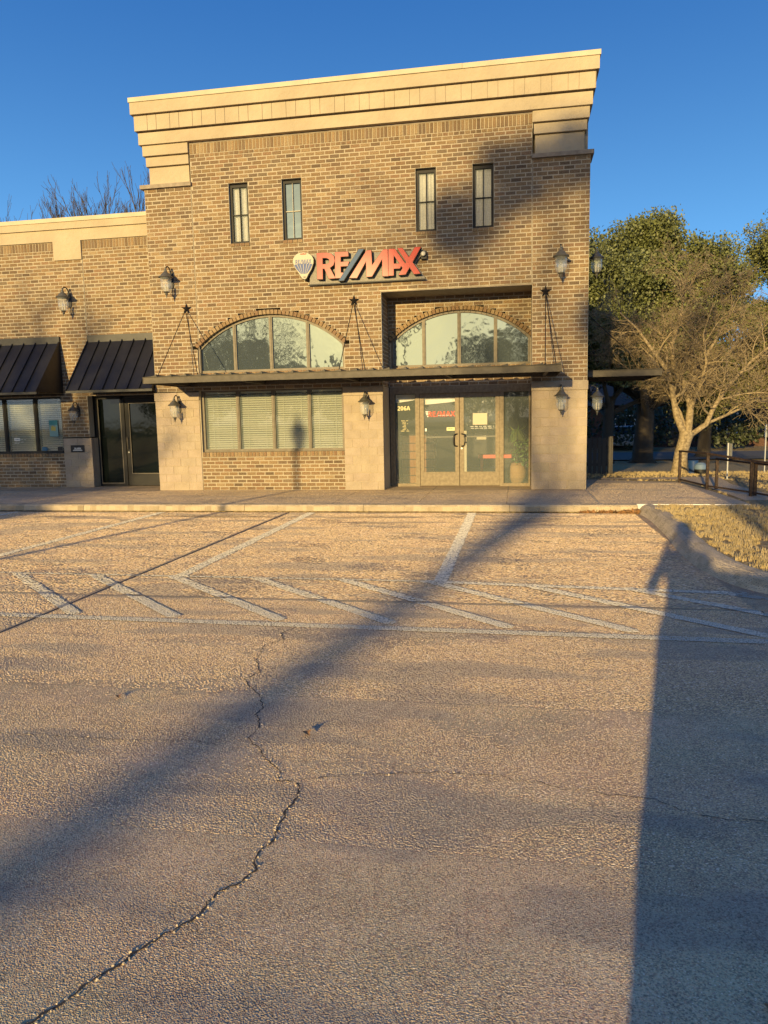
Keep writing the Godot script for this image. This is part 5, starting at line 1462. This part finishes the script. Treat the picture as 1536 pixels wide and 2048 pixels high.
func build_trees() -> void:
	# the small bare tree in the sun beside the path, its main limbs as in the photograph
	var t := thing("bare_tree", "small sunlit bare tree with tangled pale branches right of the storefront", "tree", Vector3(2.81, 0.07, -5.2))
	var tk := MB.new()
	tk.tube([Vector3(0, -0.05, 0), Vector3(0, 0.12, 0), Vector3(0.03, 0.5, 0), Vector3(0.12, 0.85, 0), Vector3(0.16, 1.05, 0)], [0.25, 0.19, 0.165, 0.165, 0.19], 12)
	put("trunk", tk, M.bark_pale, t)
	var cr := MB.new()
	var P := {"wob": 0.34, "up": 0.03, "kids": [0, 7, 6, 3], "ang": 0.85, "lr": 0.58, "rmin": 0.0036, "from": 0.15}
	var o := Vector3(2.81, 0.07, 0)
	var zj := 0.0
	for e in [[[2.90, 1.05, 2.69, 1.54, 2.59, 1.99, 2.45, 2.62, 2.01, 3.20, 1.64, 3.71, 1.20, 4.11], 0.115, 0.02, 17, 0.5], [[2.99, 1.05, 3.04, 1.79, 2.88, 2.30, 2.61, 2.74, 2.55, 3.30, 2.74, 3.92, 2.80, 4.53, 2.83, 4.85], 0.12, 0.02, 18, -0.1], [[3.0, 1.75, 3.06, 2.35, 3.34, 2.91, 3.68, 3.51, 3.90, 3.87, 4.1, 4.4], 0.085, 0.02, 13, -0.5], [[3.02, 1.0, 3.42, 1.30, 3.56, 1.71, 3.84, 2.21, 4.35, 2.81, 4.81, 3.22, 5.2, 3.7], 0.09, 0.02, 17, 0.6], [[2.95, 1.1, 2.8, 1.6, 2.55, 2.1, 2.1, 2.5, 1.6, 2.75, 1.2, 3.1], 0.07, 0.018, 12, -1.0], [[3.0, 1.6, 3.2, 2.2, 3.3, 2.8, 3.15, 3.5, 3.3, 4.2], 0.07, 0.018, 12, 1.1], [[3.3, 1.25, 3.9, 1.5, 4.5, 1.75, 5.1, 2.2, 5.7, 2.4], 0.05, 0.014, 12, -1.2]]:
		var path := []
		var a: Array = e[0]
		for i in range(0, a.size(), 2): path.append(Vector3(a[i], a[i + 1], 0) - o + Vector3(0, 0, e[4] * pow(float(i) / a.size(), 1.3)))
		limb(cr, path, e[1] * 0.85, e[2] * 0.8, P, e[3])
	put("crown", cr, M.bark_pale, t)
	# live oaks behind, partly in the building's shadow
	var og := "live oaks across the lawn"
	leafy_tree("broad dark live oak with the thick flared trunk behind the bare tree", Vector3(4.45, -0.66, -21), 10.6, Vector3(4.6, 3.9, 4.0), 0.42, 64, 90, og, Color(0.125, 0.145, 0.05))
	leafy_tree("live oak whose forked trunk shows just left of the thick one", Vector3(2.75, -0.62, -20.2), 10.2, Vector3(3.6, 3.3, 3.4), 0.24, 40, 90, og, Color(0.12, 0.14, 0.055))
	leafy_tree("live oak at the right edge whose crown meets the sky", Vector3(12.6, -0.66, -23), 11.2, Vector3(4.2, 4.0, 4.0), 0.38, 54, 90, og, Color(0.125, 0.14, 0.05))
	leafy_tree("lower live oak filling the gap between the two tall crowns", Vector3(8.3, -0.66, -26), 8.8, Vector3(4.0, 3.3, 3.6), 0.3, 44, 80, og, Color(0.13, 0.135, 0.048), 0.2)
	# bare trees behind the wing's roof
	var Q := {"wob": 0.12, "up": 0.16, "kids": [9, 7, 4], "ang": 0.42, "lr": 0.5, "rmin": 0.007, "from": 0.4}
	bare_tree("leafless_tree", "leafless tree whose fan of twigs rises over the wing's roof", Vector3(-18.0, 0, -16), 12.6, 0.22, M.bark_grey, Q, 16, 0.55, "leafless trees behind the wing", 0.3)
	bare_tree("leafless_tree", "leafless tree with a few twigs above the wing's far left parapet", Vector3(-22.6, 0, -16), 11.9, 0.2, M.bark_grey, Q, 13, 0.6, "leafless trees behind the wing", 0.3)
	bare_tree("leafless_tree", "leafless tree whose twigs touch the corner of the tall storefront", Vector3(-16.0, 0, -15), 12.0, 0.2, M.bark_grey, Q, 13, 0.5, "leafless trees behind the wing", 0.3)

# ---------------------------------------------------------------- right-hand yard
func build_yard() -> void:
	var r := thing("handrail", "rusty steel handrail along the edge of the concrete pad", "railing", Vector3.ZERO)
	var near := [Vector3(2.04, SW, -1.46), Vector3(2.21, SW, 0.11), Vector3(2.71, 0.1, 1.05), Vector3(3.6, 0.0, 2.5)]
	var h := [0.64, 0.66, 0.6, 0.6]
	for i in 4:
		var p := MB.new(); p.span(near[i].x - 0.025, near[i].x + 0.025, near[i].y - 0.05, near[i].y + h[i], near[i].z - 0.025, near[i].z + 0.025); put("post", p, M.rust, r)
	for i in 3:
		var a: Vector3 = near[i] + Vector3(0, h[i], 0); var b: Vector3 = near[i + 1] + Vector3(0, h[i + 1], 0)
		var d := (b - a).normalized()
		var m := MB.new(); m.box((a + b) / 2 + Vector3(0, 0.02, 0), Vector3(0.05, 0.036, a.distance_to(b) + 0.06), Basis.looking_at(d)); put("top_rail", m, M.rust, r)
		var a2: Vector3 = near[i] + Vector3(0, 0.07, 0); var b2: Vector3 = near[i + 1] + Vector3(0, 0.07, 0)
		var m2 := MB.new(); m2.box((a2 + b2) / 2, Vector3(0.03, 0.03, a2.distance_to(b2) - 0.06), Basis.looking_at((b2 - a2).normalized())); put("bottom_rail", m2, M.rust, r)
	var q := thing("handrail", "second rusty handrail on the far side of the ramp", "railing", Vector3.ZERO)
	var far := [Vector3(2.48, 0.1, -0.3), Vector3(2.8, 0.08, 0.97), Vector3(3.9, 0.0, 2.3)]
	for i in 3:
		var p := MB.new(); p.span(far[i].x - 0.025, far[i].x + 0.025, far[i].y - 0.05, far[i].y + 0.57, far[i].z - 0.025, far[i].z + 0.025); put("post", p, M.rust, q)
	for i in 2:
		var a: Vector3 = far[i] + Vector3(0, 0.57, 0); var b: Vector3 = far[i + 1] + Vector3(0, 0.57, 0)
		var m := MB.new(); m.box((a + b) / 2 + Vector3(0, 0.015, 0), Vector3(0.045, 0.034, a.distance_to(b) + 0.06), Basis.looking_at((b - a).normalized())); put("top_rail", m, M.rust, q)
	# fence
	var f := thing("wooden_fence", "weathered grey plank fence in shade behind the right corner", "fence", Vector3(0.02, 0.05, -4.9))
	for i in 9:
		var p := MB.new()
		var hh := 0.95 + rng.randf_range(-0.03, 0.03)
		p.prism(pts([0.0, 0.0, 0.105, 0.0, 0.105, hh - 0.02, 0.085, hh, 0.02, hh, 0.0, hh - 0.02]), -0.01, 0.01, Transform3D(Basis(Vector3.UP, rng.randf_range(-0.03, 0.03)), Vector3(0.0 + i * 0.118, 0.0, rng.randf_range(-0.004, 0.004))))
		put("plank", p, M.fence_wood, f)
	for y in [0.22, 0.72]:
		var p := MB.new(); p.span(0.0, 1.06, y, y + 0.07, -0.06, -0.02); put("rail", p, M.fence_wood, f)
	var fp := MB.new(); fp.span(1.02, 1.1, 0, 0.98, -0.12, -0.06); put("post", fp, M.fence_wood, f)
	# bin
	var b := thing("recycling_bin", "blue plastic bin with a pale bulging lid beside the bare tree", "bin", Vector3(3.12, 0.05, -4.85))
	var bb := MB.new()
	bb.lathe([[0.13, 0.0], [0.16, 0.33], [0.17, 0.35], [0.0, 0.36]], 4, Transform3D(Basis(Vector3.UP, 0.5), Vector3(-0.04, 0, -0.06)))
	put("body", bb, M.bin_blue, b)
	var bl := MB.new()
	bl.lathe([[0.16, 0.13], [0.165, 0.17], [0.14, 0.24], [0.08, 0.29], [0.0, 0.3]], 14, Transform3D(Basis(), Vector3(0.11, 0, 0.06)))
	put("lid", bl, M.bin_lid, b)
	var bs := MB.new()
	bs.lathe([[0.14, 0.0], [0.155, 0.128], [0.0, 0.129]], 14, Transform3D(Basis(), Vector3(0.11, 0, 0.06)))
	put("tub", bs, M.black, b)
	# sign posts
	var i := 0
	for e in [[Vector3(3.32, 0.07, -2.75), 0.83, "galvanised sign post seen edge-on in front of the street"], [Vector3(5.1, 0.0, -6.0), 1.25, "second sign post farther back near the right edge"]]:
		var s := thing("sign_post", e[2], "sign post", e[0], "sign posts on the lawn")
		var p := MB.new(); p.span(-0.013, 0.013, -0.05, e[1], -0.013, 0.013); put("post", p, M.galv, s)
		var pl := MB.new(); pl.box(Vector3(0.03, e[1] - 0.17, 0), Vector3(0.006, 0.32, 0.22), Basis(Vector3.UP, 0.25)); put("sign_plate", pl, M.galv, s)
		i += 1
	# houses and a hedge across the street
	house("dim red brick house across the street behind the live oaks", Vector3(8.0, -0.68, -40), 17.0, 3.0, M.house_brick)
	house("dim pale house across the street at the right edge", Vector3(26.5, -0.68, -42), 15.0, 3.2, M.house_wall)
	for k in 5:
		var hx: float = [1.5, 6.5, 12.0, 17.5, 23.0][k]
		var wd: String = ["leftmost bush", "bush in front of the brick house door", "bush in front of the brick house corner", "bush between the two houses", "bush before the pale house"][k]
		bush("dark clipped bush across the street: " + wd, Vector3(hx, -0.68, -35.5), rng.randf_range(1.4, 2.2))
	car("parked_car", "white car parked across the street, glimpsed past the oak trunks", Vector3(5.7, -0.66, -37.5), 0.0, M.car_white)

func bush(label: String, at: Vector3, s: float) -> void:
	var t := thing("shrub", label, "shrub", at, "bushes across the street")
	var m := MB.new()
	for i in 1500:
		var d := rv(1.0).normalized() * pow(rng.randf(), 0.3)
		var p := Vector3(d.x * s * 1.3, s * 0.75 + d.y * s * 0.75, d.z * s)
		var b := Basis(rv().normalized(), rng.randf() * TAU); var k := rng.randf_range(0.6, 1.3)
		m.col = Color(0.04 * k, 0.05 * k, 0.02 * k)
		m.quad(p, p + b * Vector3(0.09, 0.1, 0), p + b * Vector3(0, 0.26, 0), p + b * Vector3(-0.09, 0.1, 0))
	put("foliage", m, M.leaf, t).set_meta("kind", "stuff")
	var st := MB.new(); st.tube([Vector3.ZERO, Vector3(0, s * 0.7, 0)], [0.06, 0.03], 6); put("stem", st, M.bark_dark, t)

func house(label: String, at: Vector3, w: float, h: float, m: Material) -> void:
	var t := thing("house", label, "house", at, "houses across the street")
	var b := MB.new(); b.span(-w / 2, w / 2, 0, h, -8, 0); put("wall", b, m, t)
	var rf := MB.new(); rf.prism(pts([-0.6, h, 8.6, h, 4.0, h + 2.2]), -w / 2 - 0.5, w / 2 + 0.5, Transform3D(Basis(Vector3(0, 0, -1), Vector3.UP, Vector3(1, 0, 0)), Vector3.ZERO)); put("roof", rf, M.house_roof, t)
	for x in [-w * 0.34, -w * 0.1, w * 0.3]:
		var f := MB.new(); f.span(x - 0.7, x + 0.7, 0.9, 2.3, 0.0, 0.05); var F := put("window", f, M.white_paint, t)
		for k in 2:
			var g := MB.new(); g.span(x - 0.62 + k * 0.65, x - 0.03 + k * 0.65, 0.98, 2.22, 0.05, 0.056); put("pane", g, M.car_glass, F)
	var d := MB.new(); d.span(w * 0.08, w * 0.08 + 1.0, 0.05, 2.15, 0.0, 0.06); put("door", d, M.bronze, t)

func car(called: String, label: String, at: Vector3, turn: float, paint: Material) -> void:
	# an estate-like car 4.5 m long, nose towards -z before the turn
	var t := thing(called, label, "car", at, "", turn)
	var S := Transform3D(Basis(Vector3(0, 0, 1), Vector3.UP, Vector3(-1, 0, 0)), Vector3.ZERO)
	var b := MB.new()
	b.prism(pts([-2.25, 0.35, -2.28, 0.6, -2.2, 0.82, -1.2, 0.98, 2.2, 1.02, 2.27, 0.85, 2.27, 0.4, 2.2, 0.3, -2.1, 0.28]), -0.9, 0.9, S)
	put("body", b, paint, t)
	var c := MB.new()
	c.prism(pts([-1.25, 0.975, -0.45, 1.52, 1.75, 1.54, 2.18, 1.015]), -0.76, 0.76, S)
	put("glasshouse", c, M.car_glass, t)
	var r := MB.new()
	r.prism(pts([-0.5, 1.5, -0.42, 1.56, 1.72, 1.58, 1.82, 1.5]), -0.77, 0.77, S)
	put("roof", r, paint, t)
	for z in [-1.35, 1.35]:
		for s in [-1.0, 1.0]:
			var wt := Transform3D(Basis(Vector3(0, 0, 1), PI / 2), Vector3(s * 0.82, 0.33, z))
			var w := MB.new(); w.lathe([[0.2, -0.11], [0.31, -0.11], [0.33, -0.08], [0.33, 0.08], [0.31, 0.11], [0.2, 0.11]], 20, wt); var wh := put("wheel", w, M.rubber, t)
			var rim := MB.new(); rim.lathe([[0.0, -0.1], [0.2, -0.1], [0.2, 0.1], [0.0, 0.1]], 14, wt); put("rim", rim, M.galv, wh)
	for s in [-0.62, 0.62]:
		var hl := MB.new(); hl.box(Vector3(s, 0.72, -2.235), Vector3(0.32, 0.14, 0.06)); put("headlight", hl, M.candle, t)
		var tl := MB.new(); tl.box(Vector3(s * 1.15, 0.85, 2.25), Vector3(0.16, 0.22, 0.05)); put("tail_light", tl, M.text_red, t)
		var mi := MB.new(); mi.box(Vector3(s * 1.55, 1.03, -0.75), Vector3(0.18, 0.12, 0.09)); put("mirror", mi, paint, t)

# ---------------------------------------------------------------- behind the camera: what casts the shadows and stands in the reflections
func build_behind() -> void:
	var P := {"wob": 0.16, "up": 0.07, "kids": [5, 4, 4], "ang": 0.6, "lr": 0.56, "rmin": 0.011}
	var g := "bare street trees behind the photographer"
	var t1 := bare_tree("street_tree", "tall bare tree casting the diagonal trunk shadow over the lot", Vector3(-12.7, 0, 60.0), 18.0, 0.21, M.bark_grey, {"wob": 0.15, "up": 0.07, "kids": [4, 3, 1], "ang": 0.6, "lr": 0.5, "rmin": 0.012}, 4, 0.34, g, 0.45)
	mistletoe(t1, [[-2.1, 14.5, 0.7], [-1.0, 15.3, 0.8], [0.2, 15.6, 0.75], [0.9, 14.4, 0.55], [0.6, 12.6, 0.5], [1.0, 11.4, 0.45]], 700)
	bare_tree("street_tree", "bare tree casting forked shadows on the right lawn", Vector3(-2.0, 0, 25.0), 4.6, 0.16, M.bark_grey, {"wob": 0.16, "up": 0.07, "kids": [4, 3], "ang": 0.6, "lr": 0.5, "rmin": 0.02}, 4, 0.45, g, 0.5)
	var t3 := bare_tree("street_tree", "bare tree shading the wing and the lot's left side", Vector3(-20.0, 0, 35.0), 10.5, 0.28, M.bark_grey, {"wob": 0.16, "up": 0.05, "kids": [6, 5, 5], "ang": 0.65, "lr": 0.56, "rmin": 0.014}, 7, 0.7, g, 0.32)
	mistletoe(t3, [[0.2, 5.2, 1.1], [1.7, 4.9, 1.0], [-0.9, 6.3, 1.1], [0.9, 6.7, 0.8], [3.0, 4.6, 0.7]], 700)
	bare_tree("street_tree", "bare tree mirrored at the left of the arched window", Vector3(-25.0, 0, 38.0), 12.5, 0.3, M.bark_grey, P, 6, 0.6, g, 0.34)
	# lamp post whose shadow stands on the wide window
	var l := thing("lamp_post", "black lamp post with diamond lantern head, its shadow on the wide window", "lamp post", Vector3(-9.9, 0, 19.6))
	var pm := MB.new(); pm.lathe([[0.16, 0.0], [0.16, 0.25], [0.09, 0.4], [0.055, 0.6], [0.045, 3.9], [0.06, 3.95], [0.0, 3.96]], 12); put("pole", pm, M.black, l)
	var hd := MB.new(); hd.lathe([[0.06, 3.95], [0.17, 4.35], [0.18, 4.4], [0.05, 4.62], [0.02, 4.75], [0.0, 4.78]], 10); put("lantern_head", hd, M.black, l)
	# dense evergreen belt across the far side, low enough not to shade the facade
	for k in 9:
		var x: float = [-106.0, -93.0, -80.0, -68.0, -50.0, -35.0, -12.0, -1.0, 11.0][k]
		var nth: String = ["first", "second", "third", "fourth", "fifth", "sixth", "seventh", "eighth", "ninth"][k]
		belt_tree(nth + " dark tree of the belt far behind the photographer, counted from the left", Vector3(x, 0, 200 + rng.randf_range(-8, 8)), [23.0, 26.0, 24.0, 22.0, 15.0, 14.0, 27.0, 29.0, 26.0][k])
	car("parked_car", "dark car behind the photographer whose shadow fills the lot's right side", Vector3(-0.88, 0, 19.0), PI, M.car_paint)
	person()

# evergreen clumps in a bare crown
func mistletoe(t: Node3D, clumps: Array, n: int) -> void:
	var mt := MB.new()
	for e in clumps:
		for i in n:
			var p: Vector3 = Vector3(e[0], e[1], 0) + rv(1.0).normalized() * e[2] * pow(rng.randf(), 0.4)
			var q := Basis(rv().normalized(), rng.randf() * TAU)
			mt.col = Color(0.08, 0.09, 0.035)
			mt.quad(p, p + q * Vector3(0.07, 0.09, 0), p + q * Vector3(0, 0.22, 0), p + q * Vector3(-0.07, 0.09, 0))
	var mo := put("mistletoe", mt, M.leaf, t)
	mo.scale = Vector3.ONE / t.scale; mo.set_meta("kind", "stuff")

func belt_tree(label: String, at: Vector3, h: float) -> void:
	var t := thing("belt_tree", label, "tree", at, "dark tree belt behind the photographer")
	var tk := MB.new(); tk.tube([Vector3.ZERO, Vector3(0, h * 0.5, 0)], [0.8, 0.4], 8); put("trunk", tk, M.bark_dark, t)
	var m := MB.new()
	for i in 3800:
		var d := rv(1.0).normalized() * pow(rng.randf(), 0.35)
		var p := Vector3(d.x * 9.0, h * 0.52 + d.y * h * 0.48, d.z * 8.0)
		var b := Basis(rv().normalized(), rng.randf() * TAU); var k := rng.randf_range(0.6, 1.3)
		m.col = Color(0.05 * k, 0.06 * k, 0.025 * k)
		m.quad(p, p + b * Vector3(0.32, 0.4, 0), p + b * Vector3(0, 1.0, 0), p + b * Vector3(-0.32, 0.4, 0))
	put("crown", m, M.leaf, t).set_meta("kind", "stuff")

# the photographer, standing just behind the lens: one continuous body meshed from joined tapered capsules
func person() -> void:
	var t := thing("person", "photographer in dark jacket and trousers holding a phone, seen as the long shadow", "person", Vector3(-1.40, 0, 15.5))
	var bones := [
		[0.0, 0.95, 0.02, 0.15, 0.0, 1.30, 0.03, 0.17], [0.0, 1.30, 0.03, 0.17, 0.0, 1.44, 0.02, 0.10], [-0.16, 1.40, 0.02, 0.075, 0.16, 1.40, 0.02, 0.075], [0.0, 1.44, 0.02, 0.06, 0.0, 1.56, 0.0, 0.055],
		[0.0, 1.62, -0.01, 0.085, 0.0, 1.68, -0.005, 0.095],
		[-0.09, 0.93, 0.02, 0.11, -0.11, 0.50, 0.0, 0.075], [-0.11, 0.50, 0.0, 0.07, -0.12, 0.09, 0.04, 0.05], [-0.12, 0.05, 0.05, 0.05, -0.13, 0.04, -0.16, 0.04],
		[0.09, 0.93, 0.02, 0.11, 0.11, 0.50, 0.0, 0.075], [0.11, 0.50, 0.0, 0.07, 0.12, 0.09, 0.04, 0.05], [0.12, 0.05, 0.05, 0.05, 0.13, 0.04, -0.16, 0.04],
		[-0.19, 1.38, 0.02, 0.06, -0.27, 1.16, -0.05, 0.05], [-0.27, 1.16, -0.05, 0.047, -0.12, 1.42, -0.28, 0.035], [0.19, 1.38, 0.02, 0.06, 0.27, 1.16, -0.05, 0.05], [0.27, 1.16, -0.05, 0.047, 0.1, 1.42, -0.28, 0.035],
		[-0.12, 1.42, -0.28, 0.034, -0.10, 1.48, -0.33, 0.028], [0.1, 1.42, -0.28, 0.034, 0.08, 1.48, -0.33, 0.028]]
	put("body", nets(bones, Vector3(-0.42, -0.02, -0.46), Vector3(0.42, 1.82, 0.26), 0.024, 0.035), M.cloth, t)
	var hd := MB.new(); hd.lathe([[0.04, 1.55], [0.075, 1.58], [0.092, 1.64], [0.097, 1.70], [0.085, 1.76], [0.05, 1.79], [0.0, 1.8]], 14, Transform3D(Basis(), Vector3(0, 0, 0.005))); put("head", hd, M.skin, t)
	var hr := MB.new(); hr.lathe([[0.101, 1.67], [0.104, 1.72], [0.09, 1.78], [0.05, 1.81], [0.0, 1.815]], 14, Transform3D(Basis(), Vector3(0, 0, 0.018))); put("hair", hr, M.bark_dark, t)
	for s in [-1.0, 1.0]:
		for i in 4:
			var f := MB.new()
			var y := 1.45 + i * 0.02
			f.tube([Vector3(s * 0.1, y, -0.33), Vector3(s * 0.105, y + 0.005, -0.375), Vector3(s * 0.085, y + 0.008, -0.405), Vector3(s * 0.06, y + 0.006, -0.41)], [0.010, 0.009, 0.009, 0.007], 6, true)
			put("finger", f, M.skin, t)
		var th := MB.new(); th.tube([Vector3(s * 0.1, 1.47, -0.31), Vector3(s * 0.075, 1.49, -0.335), Vector3(s * 0.055, 1.50, -0.36)], [0.011, 0.01, 0.008], 6, true); put("thumb", th, M.skin, t)
	var ph := thing("phone", "phone held up in the photographer's hands", "phone", Vector3(-1.40, 1.5, 15.5 - 0.385))
	var pb := MB.new(); pb.span(-0.075, 0.075, -0.036, 0.036, -0.004, 0.004); put("case", pb, M.black, ph)

func nets(bones: Array, lo: Vector3, hi: Vector3, cell: float, k: float) -> MB:
	var n := Vector3i(((hi - lo) / cell).ceil())
	var val := PackedFloat32Array(); val.resize((n.x + 1) * (n.y + 1) * (n.z + 1)); val.fill(1.0)
	var sx := 1; var sy := n.x + 1; var sz := (n.x + 1) * (n.y + 1)
	for b in bones:
		var a := Vector3(b[0], b[1], b[2]); var c := Vector3(b[4], b[5], b[6])
		var ra: float = b[3]; var rb: float = b[7]
		var mr := maxf(ra, rb) + 0.09
		var l := Vector3i(((a.min(c) - Vector3.ONE * mr - lo) / cell).floor()).clamp(Vector3i.ZERO, n); var h := Vector3i(((a.max(c) + Vector3.ONE * mr - lo) / cell).ceil()).clamp(Vector3i.ZERO, n)
		var ac := c - a; var q := ac.length_squared()
		for z in range(l.z, h.z + 1):
			for y in range(l.y, h.y + 1):
				for x in range(l.x, h.x + 1):
					var p := lo + Vector3(x, y, z) * cell
					var t := clampf((p - a).dot(ac) / q, 0, 1)
					var d := p.distance_to(a + ac * t) - lerpf(ra, rb, t)
					var i := x + y * sy + z * sz
					var e := val[i]
					var m := maxf(k - absf(d - e), 0.0) / k
					val[i] = minf(d, e) - m * m * k * 0.25
	var vid := {}
	var mb := MB.new()
	for z in n.z:
		for y in n.y:
			for x in n.x:
				var s := Vector3.ZERO; var cnt := 0
				var i0 := x + y * sy + z * sz
				var f0 := val[i0] < 0
				var any := false
				for e in [1, sy, sz, 1 + sy, 1 + sz, sy + sz, 1 + sy + sz]:
					if (val[i0 + e] < 0) != f0: any = true
				if not any: continue
				for e in [[0, 0, 0, 1, 0, 0], [0, 1, 0, 1, 1, 0], [0, 0, 1, 1, 0, 1], [0, 1, 1, 1, 1, 1], [0, 0, 0, 0, 1, 0], [1, 0, 0, 1, 1, 0], [0, 0, 1, 0, 1, 1], [1, 0, 1, 1, 1, 1], [0, 0, 0, 0, 0, 1], [1, 0, 0, 1, 0, 1], [0, 1, 0, 0, 1, 1], [1, 1, 0, 1, 1, 1]]:
					var va := val[i0 + e[0] + e[1] * sy + e[2] * sz]; var vb := val[i0 + e[3] + e[4] * sy + e[5] * sz]
					if (va < 0) != (vb < 0):
						s += Vector3(e[0], e[1], e[2]).lerp(Vector3(e[3], e[4], e[5]), va / (va - vb)); cnt += 1
				vid[i0] = lo + (Vector3(x, y, z) + s / cnt) * cell
	for i0 in vid.keys():
		for ax in [[1, sy, sz], [sy, sz, 1], [sz, 1, sy]]:
			var j: int = i0 + ax[0]
			if j >= val.size() or (val[i0] < 0) == (val[j] < 0): continue
			var u: int = ax[1]; var w: int = ax[2]
			if not (vid.has(i0 - u) and vid.has(i0 - w) and vid.has(i0 - u - w)): continue
			if val[i0] < 0: mb.quad(vid[i0 - u - w], vid[i0 - w], vid[i0], vid[i0 - u])
			else: mb.quad(vid[i0 - u - w], vid[i0 - u], vid[i0], vid[i0 - w])
	return mb

# ---------------------------------------------------------------- scene
func _ready() -> void:
	var cam := Camera3D.new()
	cam.name = "camera"; cam.fov = 69.58; cam.near = 0.05; cam.far = 1500.0
	cam.position = CAM
	cam.rotation_order = EULER_ORDER_YXZ
	cam.rotation_degrees = Vector3(-7.045, 10.174, -1.106)
	add_child(cam)
	var sky_mat := ProceduralSkyMaterial.new()
	sky_mat.sky_top_color = lin(0.010, 0.078, 0.29)
	sky_mat.sky_horizon_color = lin(0.25, 0.67, 1.14)
	sky_mat.sky_curve = 0.15
	sky_mat.ground_bottom_color = lin(0.12, 0.10, 0.08); sky_mat.ground_horizon_color = lin(0.3, 0.3, 0.3)
	sky_mat.sun_angle_max = 62.0; sky_mat.sun_curve = 0.36
	var sky := Sky.new()
	sky.sky_material = sky_mat
	var env := Environment.new()
	env.background_mode = Environment.BG_SKY; env.sky = sky
	env.tonemap_mode = Environment.TONE_MAPPER_LINEAR
	env.tonemap_exposure = 1.45
	env.sdfgi_enabled = true; env.ssao_enabled = true; env.ssil_enabled = true
	var we := WorldEnvironment.new()
	we.name = "environment"; we.environment = env
	add_child(we)
	var sun := DirectionalLight3D.new()
	sun.name = "sun"
	var az := deg_to_rad(SUN_AZ); var alt := deg_to_rad(SUN_ALT)
	sun.transform = Transform3D(Basis.looking_at(Vector3(sin(az) * cos(alt), -sin(alt), -cos(az) * cos(alt))), Vector3(0, 30, 0))
	sun.light_color = lin(1.0, 0.735, 0.32); sun.light_energy = 1.6; sun.light_angular_distance = 0.55; sun.shadow_enabled = true
	add_child(sun)

	rng.seed = 20240117
	lown.seed = 11; lown.noise_type = FastNoiseLite.TYPE_SIMPLEX_SMOOTH; lown.frequency = 0.02; lown.fractal_octaves = 4
	make_materials()
	make_concrete()
	build_ground()
	build_main()
	build_wing()
	build_inside()
	build_canopies()
	build_lanterns()
	build_sign()
	rng.seed = 77
	build_trees()
	rng.seed = 91
	build_yard()
	rng.seed = 1234
	build_behind()
